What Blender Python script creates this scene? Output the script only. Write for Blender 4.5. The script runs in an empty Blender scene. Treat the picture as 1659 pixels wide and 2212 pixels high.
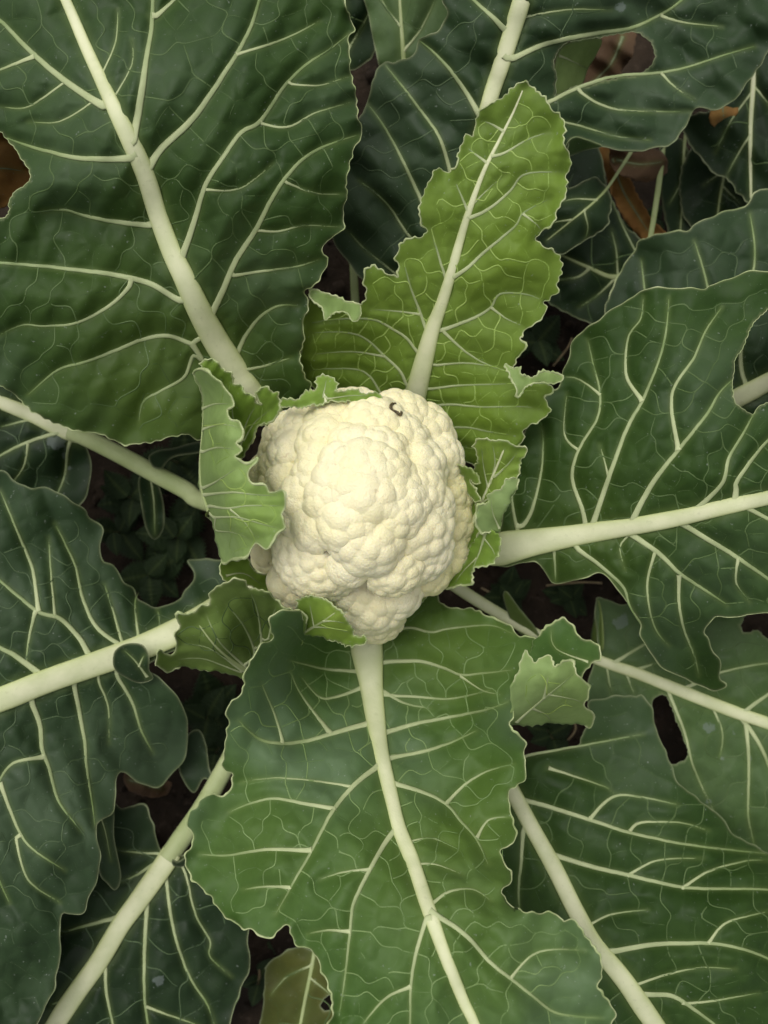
import bpy, bmesh, math, random
import numpy as np
from mathutils import Vector, Matrix
from mathutils.geometry import delaunay_2d_cdt

# ------------------------------------------------------------------ camera, sky, sun, exposure
scene = bpy.context.scene
ZC = 0.71                       # camera height above the soil
K = 0.96 / 1659.0               # metres per photo unit per metre of distance (photo unit: 1659 x 2212)
PCX, PCY = 829.5, 1106.0
cam_d = bpy.data.cameras.new('camera'); cam = bpy.data.objects.new('camera', cam_d)
scene.collection.objects.link(cam); scene.camera = cam
cam.location = (0, 0, ZC); cam.rotation_euler = (0, 0, 0)
cam_d.sensor_fit = 'HORIZONTAL'; cam_d.sensor_width = 36.0; cam_d.lens = 36.0 / 0.96
cam_d.clip_start = 0.01; cam_d.clip_end = 100.0
cam_d.dof.use_dof = True; cam_d.dof.focus_distance = 0.478; cam_d.dof.aperture_fstop = 8.0

SUN_EL, SUN_AZ = math.radians(62), math.radians(-35)   # azimuth from +Y, clockwise seen from above
world = bpy.data.worlds.new('World'); scene.world = world; world.use_nodes = True
wn = world.node_tree.nodes; wl = world.node_tree.links
sky = wn.new('ShaderNodeTexSky'); sky.sky_type = 'NISHITA'; sky.sun_disc = False
sky.sun_elevation = SUN_EL; sky.sun_rotation = SUN_AZ
sky.dust_density = 6.0; sky.air_density = 1.0; sky.ozone_density = 1.0
hs = wn.new('ShaderNodeHueSaturation'); hs.inputs['Saturation'].default_value = 0.12   # overcast
wl.new(sky.outputs[0], hs.inputs['Color'])
wl.new(hs.outputs[0], wn['Background'].inputs[0]); wn['Background'].inputs[1].default_value = 0.15
sun_d = bpy.data.lights.new('sun', 'SUN'); sun = bpy.data.objects.new('sun', sun_d)
scene.collection.objects.link(sun); sun_d.energy = 0.6; sun_d.angle = math.radians(80); sun_d.color = (1.0, 0.95, 0.86)
sd = Vector((math.sin(SUN_AZ) * math.cos(SUN_EL), math.cos(SUN_AZ) * math.cos(SUN_EL), math.sin(SUN_EL)))
sun.rotation_euler = (-sd).to_track_quat('-Z', 'Y').to_euler(); sun.location = (0, 0, 3)
vs = scene.view_settings
vs.view_transform = 'Standard'; vs.look = 'None'; vs.gamma = 1.0; vs.exposure = 0.0; vs.use_curve_mapping = False
scene.cycles.use_denoising = True; scene.cycles.adaptive_threshold = .02
scene.cycles.max_bounces = 6; scene.cycles.transmission_bounces = 4; scene.cycles.diffuse_bounces = 4; scene.cycles.glossy_bounces = 2
scene.cycles.caustics_reflective = False; scene.cycles.caustics_refractive = False

# ------------------------------------------------------------------ helpers
COL = scene.collection
rng = np.random.default_rng(7)
def W(p, z):
    """photo position (n,2) seen at height z -> world points (n,3)"""
    p = np.atleast_2d(np.asarray(p, float)); z = np.broadcast_to(np.asarray(z, float), (len(p),))
    d = (ZC - z) * K
    return np.stack([(p[:, 0] - PCX) * d, -(p[:, 1] - PCY) * d, z], 1)
def curd_px(pts):                       # close-up tracing -> photo units
    return [(405 + .4883 * a, 756 + .4883 * b) for a, b in pts]
def link(name, me, mat, parent=None, smooth=True, origin=(0, 0, 0), **props):
    o = bpy.data.objects.new(name, me); COL.objects.link(o)
    if mat is not None and not me.materials: me.materials.append(mat)
    if smooth: me.polygons.foreach_set('use_smooth', [True] * len(me.polygons))
    if parent is not None: o.parent = parent
    else: o.location = origin
    for k, v in props.items(): o[k] = v
    return o
def mesh(name, v, f, attrs=None):
    me = bpy.data.meshes.new(name)
    v = np.asarray(v, np.float32)
    if isinstance(f, np.ndarray):
        n, c = f.shape
        me.vertices.add(len(v)); me.vertices.foreach_set('co', v.ravel())
        me.loops.add(n * c); me.loops.foreach_set('vertex_index', f.astype(np.int32).ravel())
        me.polygons.add(n); me.polygons.foreach_set('loop_start', np.arange(0, n * c, c, dtype=np.int32))
        me.update(calc_edges=True); me.validate()
    else:
        me.from_pydata(v.tolist(), [], f)
    for k, a in (attrs or {}).items():
        at = me.attributes.new(k, 'FLOAT', 'POINT'); at.data.foreach_set('value', np.asarray(a, np.float32))
    return me
def empty(name, loc, **props):
    o = bpy.data.objects.new(name, None); COL.objects.link(o); o.location = loc; o.empty_display_size = .02
    for k, v in props.items(): o[k] = v
    return o
def catmull(P, step, closed=False):
    P = np.asarray(P, float); n = len(P); out = []
    rngi = range(n) if closed else range(n - 1)
    for i in rngi:
        if closed: p0, p1, p2, p3 = P[i - 1], P[i], P[(i + 1) % n], P[(i + 2) % n]
        else: p0, p1, p2, p3 = P[max(i - 1, 0)], P[i], P[i + 1], P[min(i + 2, n - 1)]
        m = max(1, int(np.linalg.norm((p2 - p1)[:2]) / step)); t = (np.arange(m) / m)[:, None]
        out.append(.5 * (2 * p1 + (p2 - p0) * t + (2 * p0 - 5 * p1 + 4 * p2 - p3) * t ** 2 + (3 * p1 - p0 - 3 * p2 + p3) * t ** 3))
    out = np.concatenate(out)
    return out if closed else np.vstack([out, P[-1:]])
def inside(p, poly):
    x, y = p[:, 0], p[:, 1]; r = np.zeros(len(p), bool)
    a = poly; b = np.roll(poly, -1, 0)
    for (x0, y0), (x1, y1) in zip(a, b):
        if y0 == y1: continue
        c = ((y0 > y) != (y1 > y))
        if c.any(): r ^= c & (x < (x1 - x0) * (y - y0) / (y1 - y0) + x0)
    return r
def seg_dist(p, A, B, extra=None):
    """distance of points to the nearest segment, index of it"""
    D = B - A; L2 = np.maximum((D ** 2).sum(1), 1e-9)
    best = np.full(len(p), 1e9); idx = np.zeros(len(p), int)
    for s in range(0, len(p), 4000):
        q = p[s:s + 4000]
        t = np.clip(((q[:, None, :] - A[None]) * D[None]).sum(2) / L2[None], 0, 1)
        d = np.sqrt(((q[:, None, :] - A[None] - t[..., None] * D[None]) ** 2).sum(2))
        if extra is not None: d = d - extra[None]
        j = d.argmin(1); best[s:s + 4000] = d[np.arange(len(q)), j]; idx[s:s + 4000] = j
    return best, idx
class TPS:
    def __init__(s, c):
        c = np.asarray(c, float); s.p = c[:, :2] / 500.0; n = len(c)
        A = np.zeros((n + 3, n + 3)); A[:n, :n] = s.U(s.p, s.p) + 2e-3 * np.eye(n)
        A[:n, n] = 1; A[:n, n + 1:] = s.p; A[n, :n] = 1; A[n + 1:, :n] = s.p.T
        s.w = np.linalg.lstsq(A, np.r_[c[:, 2], 0, 0, 0], rcond=None)[0]
    def U(s, a, b):
        r2 = ((a[:, None] - b[None]) ** 2).sum(2); return r2 * np.log(r2 + 1e-9) * .5
    def __call__(s, p):
        q = np.asarray(p) / 500.0; n = len(s.p); o = np.empty(len(q))
        for i in range(0, len(q), 20000):
            k = q[i:i + 20000]; o[i:i + 20000] = s.U(k, s.p) @ s.w[:n] + s.w[n] + k @ s.w[n + 1:]
        return o
def tube_faces(n, m, close=True):
    i = np.arange(n - 1)[:, None] * m; j = np.arange(m if close else m - 1)[None]
    j2 = (j + 1) % m
    return np.stack([i + j, i + j2, i + m + j2, i + m + j], 2).reshape(-1, 4)
def sweep(C, N, wid, hup, hdn, m=10):
    """elliptic tube: centres C, up vectors N, half widths, half heights above / below"""
    T = np.gradient(C, axis=0); T /= np.linalg.norm(T, axis=1)[:, None] + 1e-12
    B = np.cross(N, T); B /= np.linalg.norm(B, axis=1)[:, None] + 1e-12
    N = np.cross(T, B); a = np.arange(m) * 2 * math.pi / m
    ca, sa = np.cos(a), np.sin(a)
    if m > 20: rip = 1 + .035 * np.sin(a * 11 + .7) * np.abs(np.sin(a)); ca, sa = ca * rip, sa * rip
    up = np.where(sa[None] > 0, hup[:, None], hdn[:, None]) * sa[None]
    V = C[:, None] + B[:, None] * (wid[:, None] * ca[None])[..., None] + N[:, None] * up[..., None]
    return V.reshape(-1, 3), tube_faces(len(C), m)

# ------------------------------------------------------------------ materials
def nodes_of(name):
    m = bpy.data.materials.new(name); m.use_nodes = True
    nt = m.node_tree; nt.nodes.clear(); return m, nt, nt.nodes, nt.links
def add(nt, kind, **kw):
    n = nt.nodes.new(kind)
    for k, v in kw.items():
        if k in ('data_type', 'blend_type', 'operation', 'feature', 'attribute_name', 'noise_dimensions', 'clamp', 'interpolation_type'): setattr(n, k, v)
        else: n.inputs[k].default_value = v
    return n
def mixc(nt, fac, a, b, mode='MIX'):
    n = nt.nodes.new('ShaderNodeMix'); n.data_type = 'RGBA'; n.blend_type = mode
    for sock, val in ((n.inputs[0], fac), (n.inputs[6], a), (n.inputs[7], b)):
        if hasattr(val, 'is_linked'): nt.links.new(val, sock)
        elif isinstance(val, (int, float)): sock.default_value = val
        else: sock.default_value = (*val, 1)
    return n.outputs[2]
def math_(nt, op, a, b=0.0, clamp=False):
    n = nt.nodes.new('ShaderNodeMath'); n.operation = op; n.use_clamp = clamp
    for i, val in enumerate((a, b)):
        if hasattr(val, 'is_linked'): nt.links.new(val, n.inputs[i])
        else: n.inputs[i].default_value = val
    return n.outputs[0]
def ramp(nt, v, lo, hi, a=0., b=1.):
    n = nt.nodes.new('ShaderNodeMapRange'); n.interpolation_type = 'SMOOTHSTEP'
    nt.links.new(v, n.inputs[0])
    for i, x in enumerate((lo, hi, a, b)): n.inputs[i + 1].default_value = x
    return n.outputs[0]
def attr(nt, name):
    n = nt.nodes.new('ShaderNodeAttribute'); n.attribute_name = name; return n.outputs['Fac']
def noise(nt, co, scale, detail=3, rough=.55, out=0):
    n = add(nt, 'ShaderNodeTexNoise', Scale=scale, Detail=detail, Roughness=rough)
    nt.links.new(co, n.inputs['Vector']); return n.outputs[out]
VEIN = (0.46, 0.50, 0.27)
def leaf_mat(name, c1, c2, young=(0.13, 0.20, 0.03), bloom=(0.082, 0.122, 0.068), bloom_amt=.38, trans=.18, vein=VEIN, edge=(0.50, 0.52, 0.27), rough=.52, spot=(.24, .28, .26)):
    m, nt, N, L = nodes_of(name)
    tc = N.new('ShaderNodeTexCoord'); co = tc.outputs['Object']
    nb = noise(nt, co, 22, 4, .6); nf = noise(nt, co, 140, 3, .6); nl = noise(nt, co, 9, 3, .5)
    base = mixc(nt, ramp(nt, nb, .3, .7), c1, c2)
    base = mixc(nt, math_(nt, 'MULTIPLY', ramp(nt, nf, .35, .75), .35), base, tuple(.62 * x for x in c1))
    base = mixc(nt, attr(nt, 'young'), base, mixc(nt, ramp(nt, nb, .3, .7), young, tuple(.75 * x for x in young)))
    base = mixc(nt, math_(nt, 'MULTIPLY', ramp(nt, nl, .42, .72), bloom_amt), base, bloom)
    vd = attr(nt, 'vein')
    base = mixc(nt, math_(nt, 'MULTIPLY', vd, .26), base, (.17, .23, .065))
    base = mixc(nt, attr(nt, 'edge'), base, edge)
    sp = math_(nt, 'MULTIPLY', ramp(nt, math_(nt, 'ADD', attr(nt, 'spot'), math_(nt, 'MULTIPLY', math_(nt, 'SUBTRACT', noise(nt, co, 110, 4, .65), .55), 2.4)), .45, .70), .36)
    base = mixc(nt, sp, base, spot)
    ns = noise(nt, co, 420, 3, .6)                                           # specks of dust
    base = mixc(nt, math_(nt, 'MULTIPLY', ramp(nt, ns, .67, .73), .4), base, (.33, .37, .31))
    p = add(nt, 'ShaderNodeBsdfPrincipled'); L.new(base, p.inputs['Base Color'])
    L.new(ramp(nt, nb, .3, .7, rough - .06, rough + .12), p.inputs['Roughness'])
    p.inputs['Specular IOR Level'].default_value = .2
    p.inputs['Sheen Weight'].default_value = .02; p.inputs['Sheen Roughness'].default_value = .4; p.inputs['Sheen Tint'].default_value = (.75, .9, 1, 1)
    b = add(nt, 'ShaderNodeBump', Strength=.4, Distance=.0008); L.new(nf, b.inputs['Height']); L.new(b.outputs[0], p.inputs['Normal'])
    t = add(nt, 'ShaderNodeBsdfTranslucent'); L.new(mixc(nt, .5, base, tuple(min(1, 1.5 * x + .03) for x in young)), t.inputs['Color'])
    ms = N.new('ShaderNodeMixShader'); ms.inputs[0].default_value = trans
    L.new(p.outputs[0], ms.inputs[1]); L.new(t.outputs[0], ms.inputs[2])
    o = N.new('ShaderNodeOutputMaterial'); L.new(ms.outputs[0], o.inputs[0]); return m
def plain_mat(name, c1, c2, scale=60, rough=.5, sss=0., bump=.2, bdist=.001, spec=.4, bscale=None):
    m, nt, N, L = nodes_of(name)
    co = N.new('ShaderNodeTexCoord').outputs['Object']
    nb = noise(nt, co, scale, 4, .6)
    p = add(nt, 'ShaderNodeBsdfPrincipled', Roughness=rough); p.inputs['Specular IOR Level'].default_value = spec
    L.new(mixc(nt, ramp(nt, nb, .3, .7), c1, c2), p.inputs['Base Color'])
    if sss:
        p.inputs['Subsurface Weight'].default_value = sss; p.inputs['Subsurface Radius'].default_value = (1, .8, .4); p.inputs['Subsurface Scale'].default_value = .002
    b = add(nt, 'ShaderNodeBump', Strength=bump, Distance=bdist); L.new(noise(nt, co, bscale or scale * 6, 4, .65), b.inputs['Height']); L.new(b.outputs[0], p.inputs['Normal'])
    o = N.new('ShaderNodeOutputMaterial'); L.new(p.outputs[0], o.inputs[0]); return m
def fade_mat(name, c1, c2):
    m, nt, N, L = nodes_of(name)
    co = N.new('ShaderNodeTexCoord').outputs['Object']
    p = add(nt, 'ShaderNodeBsdfPrincipled', Roughness=.5); p.inputs['Specular IOR Level'].default_value = .25
    f = math_(nt, 'ADD', attr(nt, 'fade'), math_(nt, 'MULTIPLY', math_(nt, 'SUBTRACT', noise(nt, co, 90, 2, .5), .5), .6), True)
    L.new(mixc(nt, f, c1, c2), p.inputs['Base Color'])
    o = N.new('ShaderNodeOutputMaterial'); L.new(p.outputs[0], o.inputs[0]); return m
def rib_mat(name, c1, c2, cs):
    m, nt, N, L = nodes_of(name)
    co = N.new('ShaderNodeTexCoord').outputs['Object']
    n1 = noise(nt, co, 45, 3, .6); n2 = noise(nt, co, 260, 3, .7)
    c = mixc(nt, ramp(nt, n1, .3, .7), c1, c2)
    c = mixc(nt, math_(nt, 'MULTIPLY', ramp(nt, n2, .60, .70), .22), c, tuple(.62 * x for x in c1))
    c = mixc(nt, math_(nt, 'MULTIPLY', attr(nt, 'fade'), .75), c, cs)
    p = add(nt, 'ShaderNodeBsdfPrincipled', Roughness=.5); p.inputs['Specular IOR Level'].default_value = .3
    L.new(c, p.inputs['Base Color'])
    b = add(nt, 'ShaderNodeBump', Strength=.35, Distance=.0007); L.new(n2, b.inputs['Height']); L.new(b.outputs[0], p.inputs['Normal'])
    o = N.new('ShaderNodeOutputMaterial'); L.new(p.outputs[0], o.inputs[0]); return m
M = {}
M['dark'] = leaf_mat('leaf_dark_green', (.024, .056, .009), (.034, .072, .012))
M['blue'] = leaf_mat('leaf_blue_green', (.019, .041, .013), (.029, .056, .020), bloom_amt=.4, trans=.12)
M['mid'] = leaf_mat('leaf_mid_green', (.056, .116, .023), (.075, .142, .033), young=(.14, .22, .035), bloom_amt=.6, bloom=(.128, .190, .110))
M['young'] = leaf_mat('leaf_young_green', (.150, .240, .028), (.185, .285, .040), young=(.175, .275, .028), bloom_amt=.15, trans=.28, edge=(.48, .54, .25))
M['lime'] = leaf_mat('leaf_lime', (.175, .285, .035), (.215, .335, .050), young=(.26, .37, .05), bloom_amt=.12, bloom=(.24, .34, .12), trans=.3, edge=(.5, .57, .27))
M['under'] = leaf_mat('leaf_underside', (.23, .335, .095), (.275, .385, .125), young=(.24, .37, .06), bloom_amt=.25, bloom=(.24, .30, .18), trans=.25, edge=(.5, .55, .28))
M['olive'] = leaf_mat('leaf_olive_underside', (.140, .215, .042), (.175, .255, .058), bloom_amt=.1, trans=.22)
M['pale'] = leaf_mat('leaf_old_pale', (.060, .110, .030), (.085, .140, .045), bloom_amt=.3, bloom=(.12, .18, .10))
M['yellow'] = leaf_mat('leaf_yellowing', (.085, .09, .016), (.065, .08, .016), bloom_amt=.1, trans=.15)
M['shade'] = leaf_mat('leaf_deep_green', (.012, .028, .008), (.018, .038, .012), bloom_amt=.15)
M['midrib'] = rib_mat('midrib_pale', (.53, .56, .33), (.64, .65, .42), (.33, .39, .12))
M['petiole'] = rib_mat('petiole_green', (.30, .36, .15), (.38, .43, .21), (.22, .28, .08))
M['vein'] = fade_mat('vein_pale', (.42, .465, .25), (.14, .205, .065))
M['net'] = fade_mat('vein_fine', (.115, .17, .062), (.040, .078, .016))
M['net_y'] = fade_mat('vein_fine_young', (.33, .43, .12), (.18, .285, .04))
M['net_b'] = fade_mat('vein_fine_dark', (.09, .135, .06), (.031, .056, .020))
M['net_m'] = fade_mat('vein_fine_mid', (.21, .295, .11), (.085, .150, .042))
M['rim'] = plain_mat('leaf_margin', (.28, .35, .14), (.42, .46, .24), 90, .5, 0, .15, .0004)
M['rim_d'] = plain_mat('leaf_margin_dull', (.14, .18, .08), (.22, .25, .13), 90, .5, 0, .15, .0004)

# ------------------------------------------------------------------ leaf builder
from mathutils.kdtree import KDTree
class NearLine:
    """distance to a set of polylines through a kd-tree of their points"""
    def __init__(s, lines, closed=False):
        a, b, w, sl = [], [], [], []
        for l in lines:
            l = np.asarray(l, float)
            nx = np.vstack([l[1:], l[:1]]) if closed else np.vstack([l[1:], l[-1:]])
            pv = np.vstack([l[-1:], l[:-1]]) if closed else np.vstack([l[:1], l[:-1]])
            a.append(l); b.append(nx); w.append(pv)
        s.p = np.concatenate(a); s.n = np.concatenate(b); s.v = np.concatenate(w)
        s.kd = KDTree(len(s.p))
        for i, q in enumerate(s.p): s.kd.insert((q[0], q[1], 0), i)
        s.kd.balance()
    def near(s, p):
        f = s.kd.find; idx = np.array([f((x, y, 0))[1] for x, y in p.tolist()], int) if len(p) else np.zeros(0, int)
        best = np.full(len(p), 1e9)
        for A, B in ((s.p[idx, :2], s.n[idx, :2]), (s.v[idx, :2], s.p[idx, :2])):
            D = B - A; t = np.clip(((p - A) * D).sum(1) / np.maximum((D ** 2).sum(1), 1e-9), 0, 1)
            best = np.minimum(best, np.linalg.norm(p - A - t[:, None] * D, axis=1))
        return best, idx
class Surface:
    def __init__(s, outline, ctrl, veins, quilt, ruffle, seed, wob=.0016):
        s.tps = TPS(ctrl); s.out = outline; r = np.random.default_rng(seed)
        s.oa = outline; s.ob = np.roll(outline, -1, 0)
        s.slen = np.r_[0, np.cumsum(np.linalg.norm(s.ob - s.oa, axis=1))]
        s.quilt = quilt; s.ruffle = ruffle; s.wob = wob
        s.oe = NearLine([outline], True); s.va = len(veins) or None
        s.nl = [NearLine([v]) for v in veins if v[:, 2].max() > 20] + ([NearLine([v for v in veins if v[:, 2].max() <= 20])] if any(v[:, 2].max() <= 20 for v in veins) else [])
        s.ph = r.uniform(0, 6.28, (6, 2)); s.k = r.uniform(-1, 1, (6, 2)) / np.array([160, 120, 90, 70, 55, 45])[:, None] * 2
        total = s.slen[-1]; n = max(3, int(total / ruffle[1])) if ruffle else 3
        s.rk = n * 2 * math.pi / total; s.rp = r.uniform(0, 6.28, 3)
        s.rw = [(r.uniform(0, 3.14), r.uniform(.7, 1.3), r.uniform(0, 6.28)) for _ in range(5)]
    def edge(s, p):
        d, i = s.oe.near(np.asarray(p, float)); return d, s.slen[i]
    def vdist(s, p):
        if s.va is None: return np.full(len(p), 99.)
        d = np.full(len(p), 99.)
        for q in s.nl:
            e, i = q.near(np.asarray(p, float)); d = np.minimum(d, e - q.p[i, 2] * .5)
        return np.maximum(d, 0)
    fine = None
    def z(s, p, vd=None, ed=None, fd=None):
        p = np.asarray(p, float)
        z = s.tps(p)
        for j in range(6):
            z += s.wob * (1.2 if j < 3 else .6) / 2.0 * np.sin(p @ (s.k[j] * 2.2) + s.ph[j, 0])
        if s.quilt and s.va is not None:
            if vd is None: vd = s.vdist(p)
            z += s.quilt * 1.7 * (1 - np.exp(-(vd / 34.0) ** 1.4))
        if s.fine is not None:
            if fd is None: fd = s.fine.near(p)[0]
            if vd is not None: fd = np.minimum(fd, vd)
            z += s.pucker * (1 - np.exp(-(fd / 9.0) ** 1.5))
        if s.ruffle:
            if ed is None: ed = s.edge(p)
            d, sl = ed; a, lam, dec = s.ruffle
            wv = sum(np.sin((p[:, 0] * math.cos(t) + p[:, 1] * math.sin(t)) * 2 * math.pi / lam * f + ph) for t, f, ph in s.rw) * .34
            z += a * wv * np.exp(-d / dec)
        return z
    def pn(s, p, eps=4.0):
        """world point and normal"""
        p = np.asarray(p, float)
        ed = s.edge(p) if s.ruffle else None; vd = s.vdist(p); fd = s.fine.near(p)[0] if s.fine is not None else None; z0 = s.z(p, vd, ed, fd); P = W(p, z0)
        Px = W(p + [eps, 0], s.z(p + [eps, 0], vd, ed, fd)); Py = W(p + [0, eps], s.z(p + [0, eps], vd, ed, fd))
        n = np.cross(Py - P, Px - P); n /= np.linalg.norm(n, axis=1)[:, None]; n[n[:, 2] < 0] *= -1
        n = n + np.array([0, 0, .25]); n /= np.linalg.norm(n, axis=1)[:, None]
        return P, n
def toothed(P, amp, spacing, r):
    """add small rounded teeth to a closed outline"""
    T = np.roll(P, -1, 0) - np.roll(P, 1, 0); T /= np.linalg.norm(T, axis=1)[:, None] + 1e-9
    N = np.stack([T[:, 1], -T[:, 0]], 1)
    area = .5 * np.sum(P[:, 0] * np.roll(P[:, 1], -1) - np.roll(P[:, 0], -1) * P[:, 1])
    if area < 0: N = -N
    L = np.r_[0, np.cumsum(np.linalg.norm(np.diff(P, axis=0), axis=1))]
    pos = []; x = 0
    while x < L[-1]: pos.append((x, r.uniform(.35, 1.3) * amp, r.uniform(.22, .34) * spacing)); x += spacing * r.uniform(.6, 1.5)
    off = np.zeros(len(P))
    for c, a, w in pos: off = np.maximum(off, a * np.exp(-((L - c) / w) ** 2))
    off += .35 * amp * np.sin(L / spacing * 1.7 + r.uniform(0, 6))
    return P + N * off[:, None], off / max(amp, .01)
def vein_net(outline, holes, veins, r, dens=1.0):
    cs = 3.0; occ = {}
    def mark(pl, i):
        for a, b in zip(pl[:-1], pl[1:]):
            n = max(1, int(math.dist(a[:2], b[:2]) / 2))
            for t in range(n + 1): occ[(int((a[0] + (b[0] - a[0]) * t / n) // cs), int((a[1] + (b[1] - a[1]) * t / n) // cs))] = i
    # raster of the inside
    gx0, gy0 = outline.min(0) - 8; gx1, gy1 = outline.max(0) + 8
    nx, ny = int((gx1 - gx0) / 4) + 1, int((gy1 - gy0) / 4) + 1
    gg = np.stack(np.meshgrid(gx0 + np.arange(nx) * 4, gy0 + np.arange(ny) * 4, indexing='ij'), 2).reshape(-1, 2)
    ins = inside(gg, outline)
    for h in holes: ins &= ~inside(gg, h)
    ins &= (gg[:, 0] > -90) & (gg[:, 0] < 1750) & (gg[:, 1] > -90) & (gg[:, 1] < 2300)
    ins = ins.reshape(nx, ny)
    def isin(x, y):
        i, j = int((x - gx0) / 4), int((y - gy0) / 4)
        return 0 <= i < nx and 0 <= j < ny and ins[i, j]
    lines = [[tuple(q) for q in v] for v in veins]; result = []
    for i, v in enumerate(lines): mark(v, i)
    R = random.Random(int(r.integers(1e9)))
    # areoles: cells seeded in pairs on both sides of the veins, then filled in
    S = 40.0 / dens; cell = {}; seeds = []
    def put(x, y, dmin):
        if not isin(x, y): return
        ci, cj = int(x // S), int(y // S)
        for a in (-1, 0, 1):
            for b in (-1, 0, 1):
                for q in cell.get((ci + a, cj + b), ()):
                    if (q[0] - x) ** 2 + (q[1] - y) ** 2 < dmin * dmin: return
        cell.setdefault((ci, cj), []).append((x, y)); seeds.append((x, y))
    for pl in lines:
        acc = R.uniform(0, S)
        for a, b in zip(pl[:-1], pl[1:]):
            l = math.dist(a[:2], b[:2]); acc -= l
            if acc <= 0 and l > 0:
                acc = S * R.uniform(.75, 1.35); o = a[2] * .5 + S * .36
                nx_, ny_ = -(b[1] - a[1]) / l * o, (b[0] - a[0]) / l * o
                put(a[0] + nx_, a[1] + ny_, S * .5); put(a[0] - nx_, a[1] - ny_, S * .5)
    ok = np.argwhere(ins)
    if len(ok):
        for k in r.permutation(len(ok))[:9000]: put(gx0 + ok[k, 0] * 4 + R.uniform(-2, 2), gy0 + ok[k, 1] * 4 + R.uniform(-2, 2), S * .92)
    if len(seeds) > 6:
        vo, _, fo = delaunay_2d_cdt([Vector(s) for s in seeds], [], [], 0, .01)[:3]
        vv = np.array([(a[0], a[1]) for a in vo]); own = {}; ff = [f for f in fo if len(f) == 3]; cc = []
        for t, f in enumerate(ff):
            (ax, ay), (bx, by), (cx, cy) = vv[f[0]], vv[f[1]], vv[f[2]]
            d = 2 * (ax * (by - cy) + bx * (cy - ay) + cx * (ay - by)); d = d if abs(d) > 1e-6 else 1e-6
            cc.append((((ax * ax + ay * ay) * (by - cy) + (bx * bx + by * by) * (cy - ay) + (cx * cx + cy * cy) * (ay - by)) / d, ((ax * ax + ay * ay) * (cx - bx) + (bx * bx + by * by) * (ax - cx) + (cx * cx + cy * cy) * (bx - ax)) / d))
            for e in ((f[0], f[1]), (f[1], f[2]), (f[2], f[0])): own.setdefault((min(e), max(e)), []).append(t)
        def close(x, y):
            ci, cj = int(x // cs), int(y // cs)
            return any((ci + a, cj + b) in occ for a in (-2, -1, 0, 1, 2) for b in (-2, -1, 0, 1, 2))
        edges = {}; adj = {}
        for e, ts in own.items():
            if len(ts) != 2: continue
            a, b = cc[ts[0]], cc[ts[1]]; l = math.dist(a, b)
            if l < 1.5 or l > 3.5 * S or not (isin(*a) and isin(*b)): continue
            ek = (min(ts), max(ts)); edges[ek] = R.choice((1.0, 1.2, 1.5, 1.9))
            adj.setdefault(ts[0], []).append(ts[1]); adj.setdefault(ts[1], []).append(ts[0])
        tree = KDTree(len(cc))
        for t, q in enumerate(cc): tree.insert((q[0], q[1], 0) if abs(q[0]) < 1e5 and abs(q[1]) < 1e5 else (9e4, 9e4, 0), t)
        tree.balance(); thick = {}
        for pl in lines:
            acc = R.uniform(.2, 1) * 50; side = R.choice((-1, 1))
            for a, b in zip(pl[:-1], pl[1:]):
                l = math.dist(a[:2], b[:2]); acc -= l
                if acc > 0 or l == 0: continue
                acc = 40 / dens * R.uniform(.6, 1.4); side = -side
                ang = math.atan2(b[1] - a[1], b[0] - a[0]) + side * math.radians(R.uniform(48, 68))
                o = a[2] * .5 + 6; q = (a[0] + math.cos(ang) * o, a[1] + math.sin(ang) * o)
                cur = tree.find((q[0], q[1], 0))[1]
                if math.dist(cc[cur], q) > 22: continue
                w = min(3.5, .6 * a[2] + .8); prev = None; path = [(a[0], a[1], w), (*cc[cur], w)]
                for step in range(16):
                    best, bv = None, -.2
                    for nx_ in adj.get(cur, ()):
                        if nx_ == prev: continue
                        d = math.dist(cc[cur], cc[nx_]); v = ((cc[nx_][0] - cc[cur][0]) * math.cos(ang) + (cc[nx_][1] - cc[cur][1]) * math.sin(ang)) / max(d, 1e-6)
                        if v > bv: best, bv = nx_, v
                    if best is None: break
                    ek = (min(cur, best), max(cur, best))
                    if thick.get(ek, 0) >= w: break
                    thick[ek] = max(w, 1.7); w *= .93; prev, cur = cur, best; path.append((*cc[cur], max(w, 1.7)))
                    if step > 1 and close(*cc[cur]): break
                if len(path) > 2:
                    pa = np.array(path); mid_ = np.vstack([pa[:1], (pa[1:-1] * .8 + .10 * (pa[:-2] + pa[2:])), pa[-1:]])
                    result.append([tuple(q) for q in catmull(mid_, 6.0)])
        for (ta, tb), w in edges.items():
            a, b = cc[ta], cc[tb]; l = math.dist(a, b); mx, my = (a[0] + b[0]) / 2, (a[1] + b[1]) / 2
            if close(mx, my) and close(*a) and close(*b): continue
            if (ta, tb) in thick: continue
            n = max(2, int(l / 7) + 1); bow = R.uniform(-.10, .10) * l
            result.append([(a[0] + (b[0] - a[0]) * t - (b[1] - a[1]) / l * bow * math.sin(math.pi * t), a[1] + (b[1] - a[1]) * t + (b[0] - a[0]) / l * bow * math.sin(math.pi * t), w) for t in np.linspace(-.03, 1.03, n + 1)])
    return result
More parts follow.
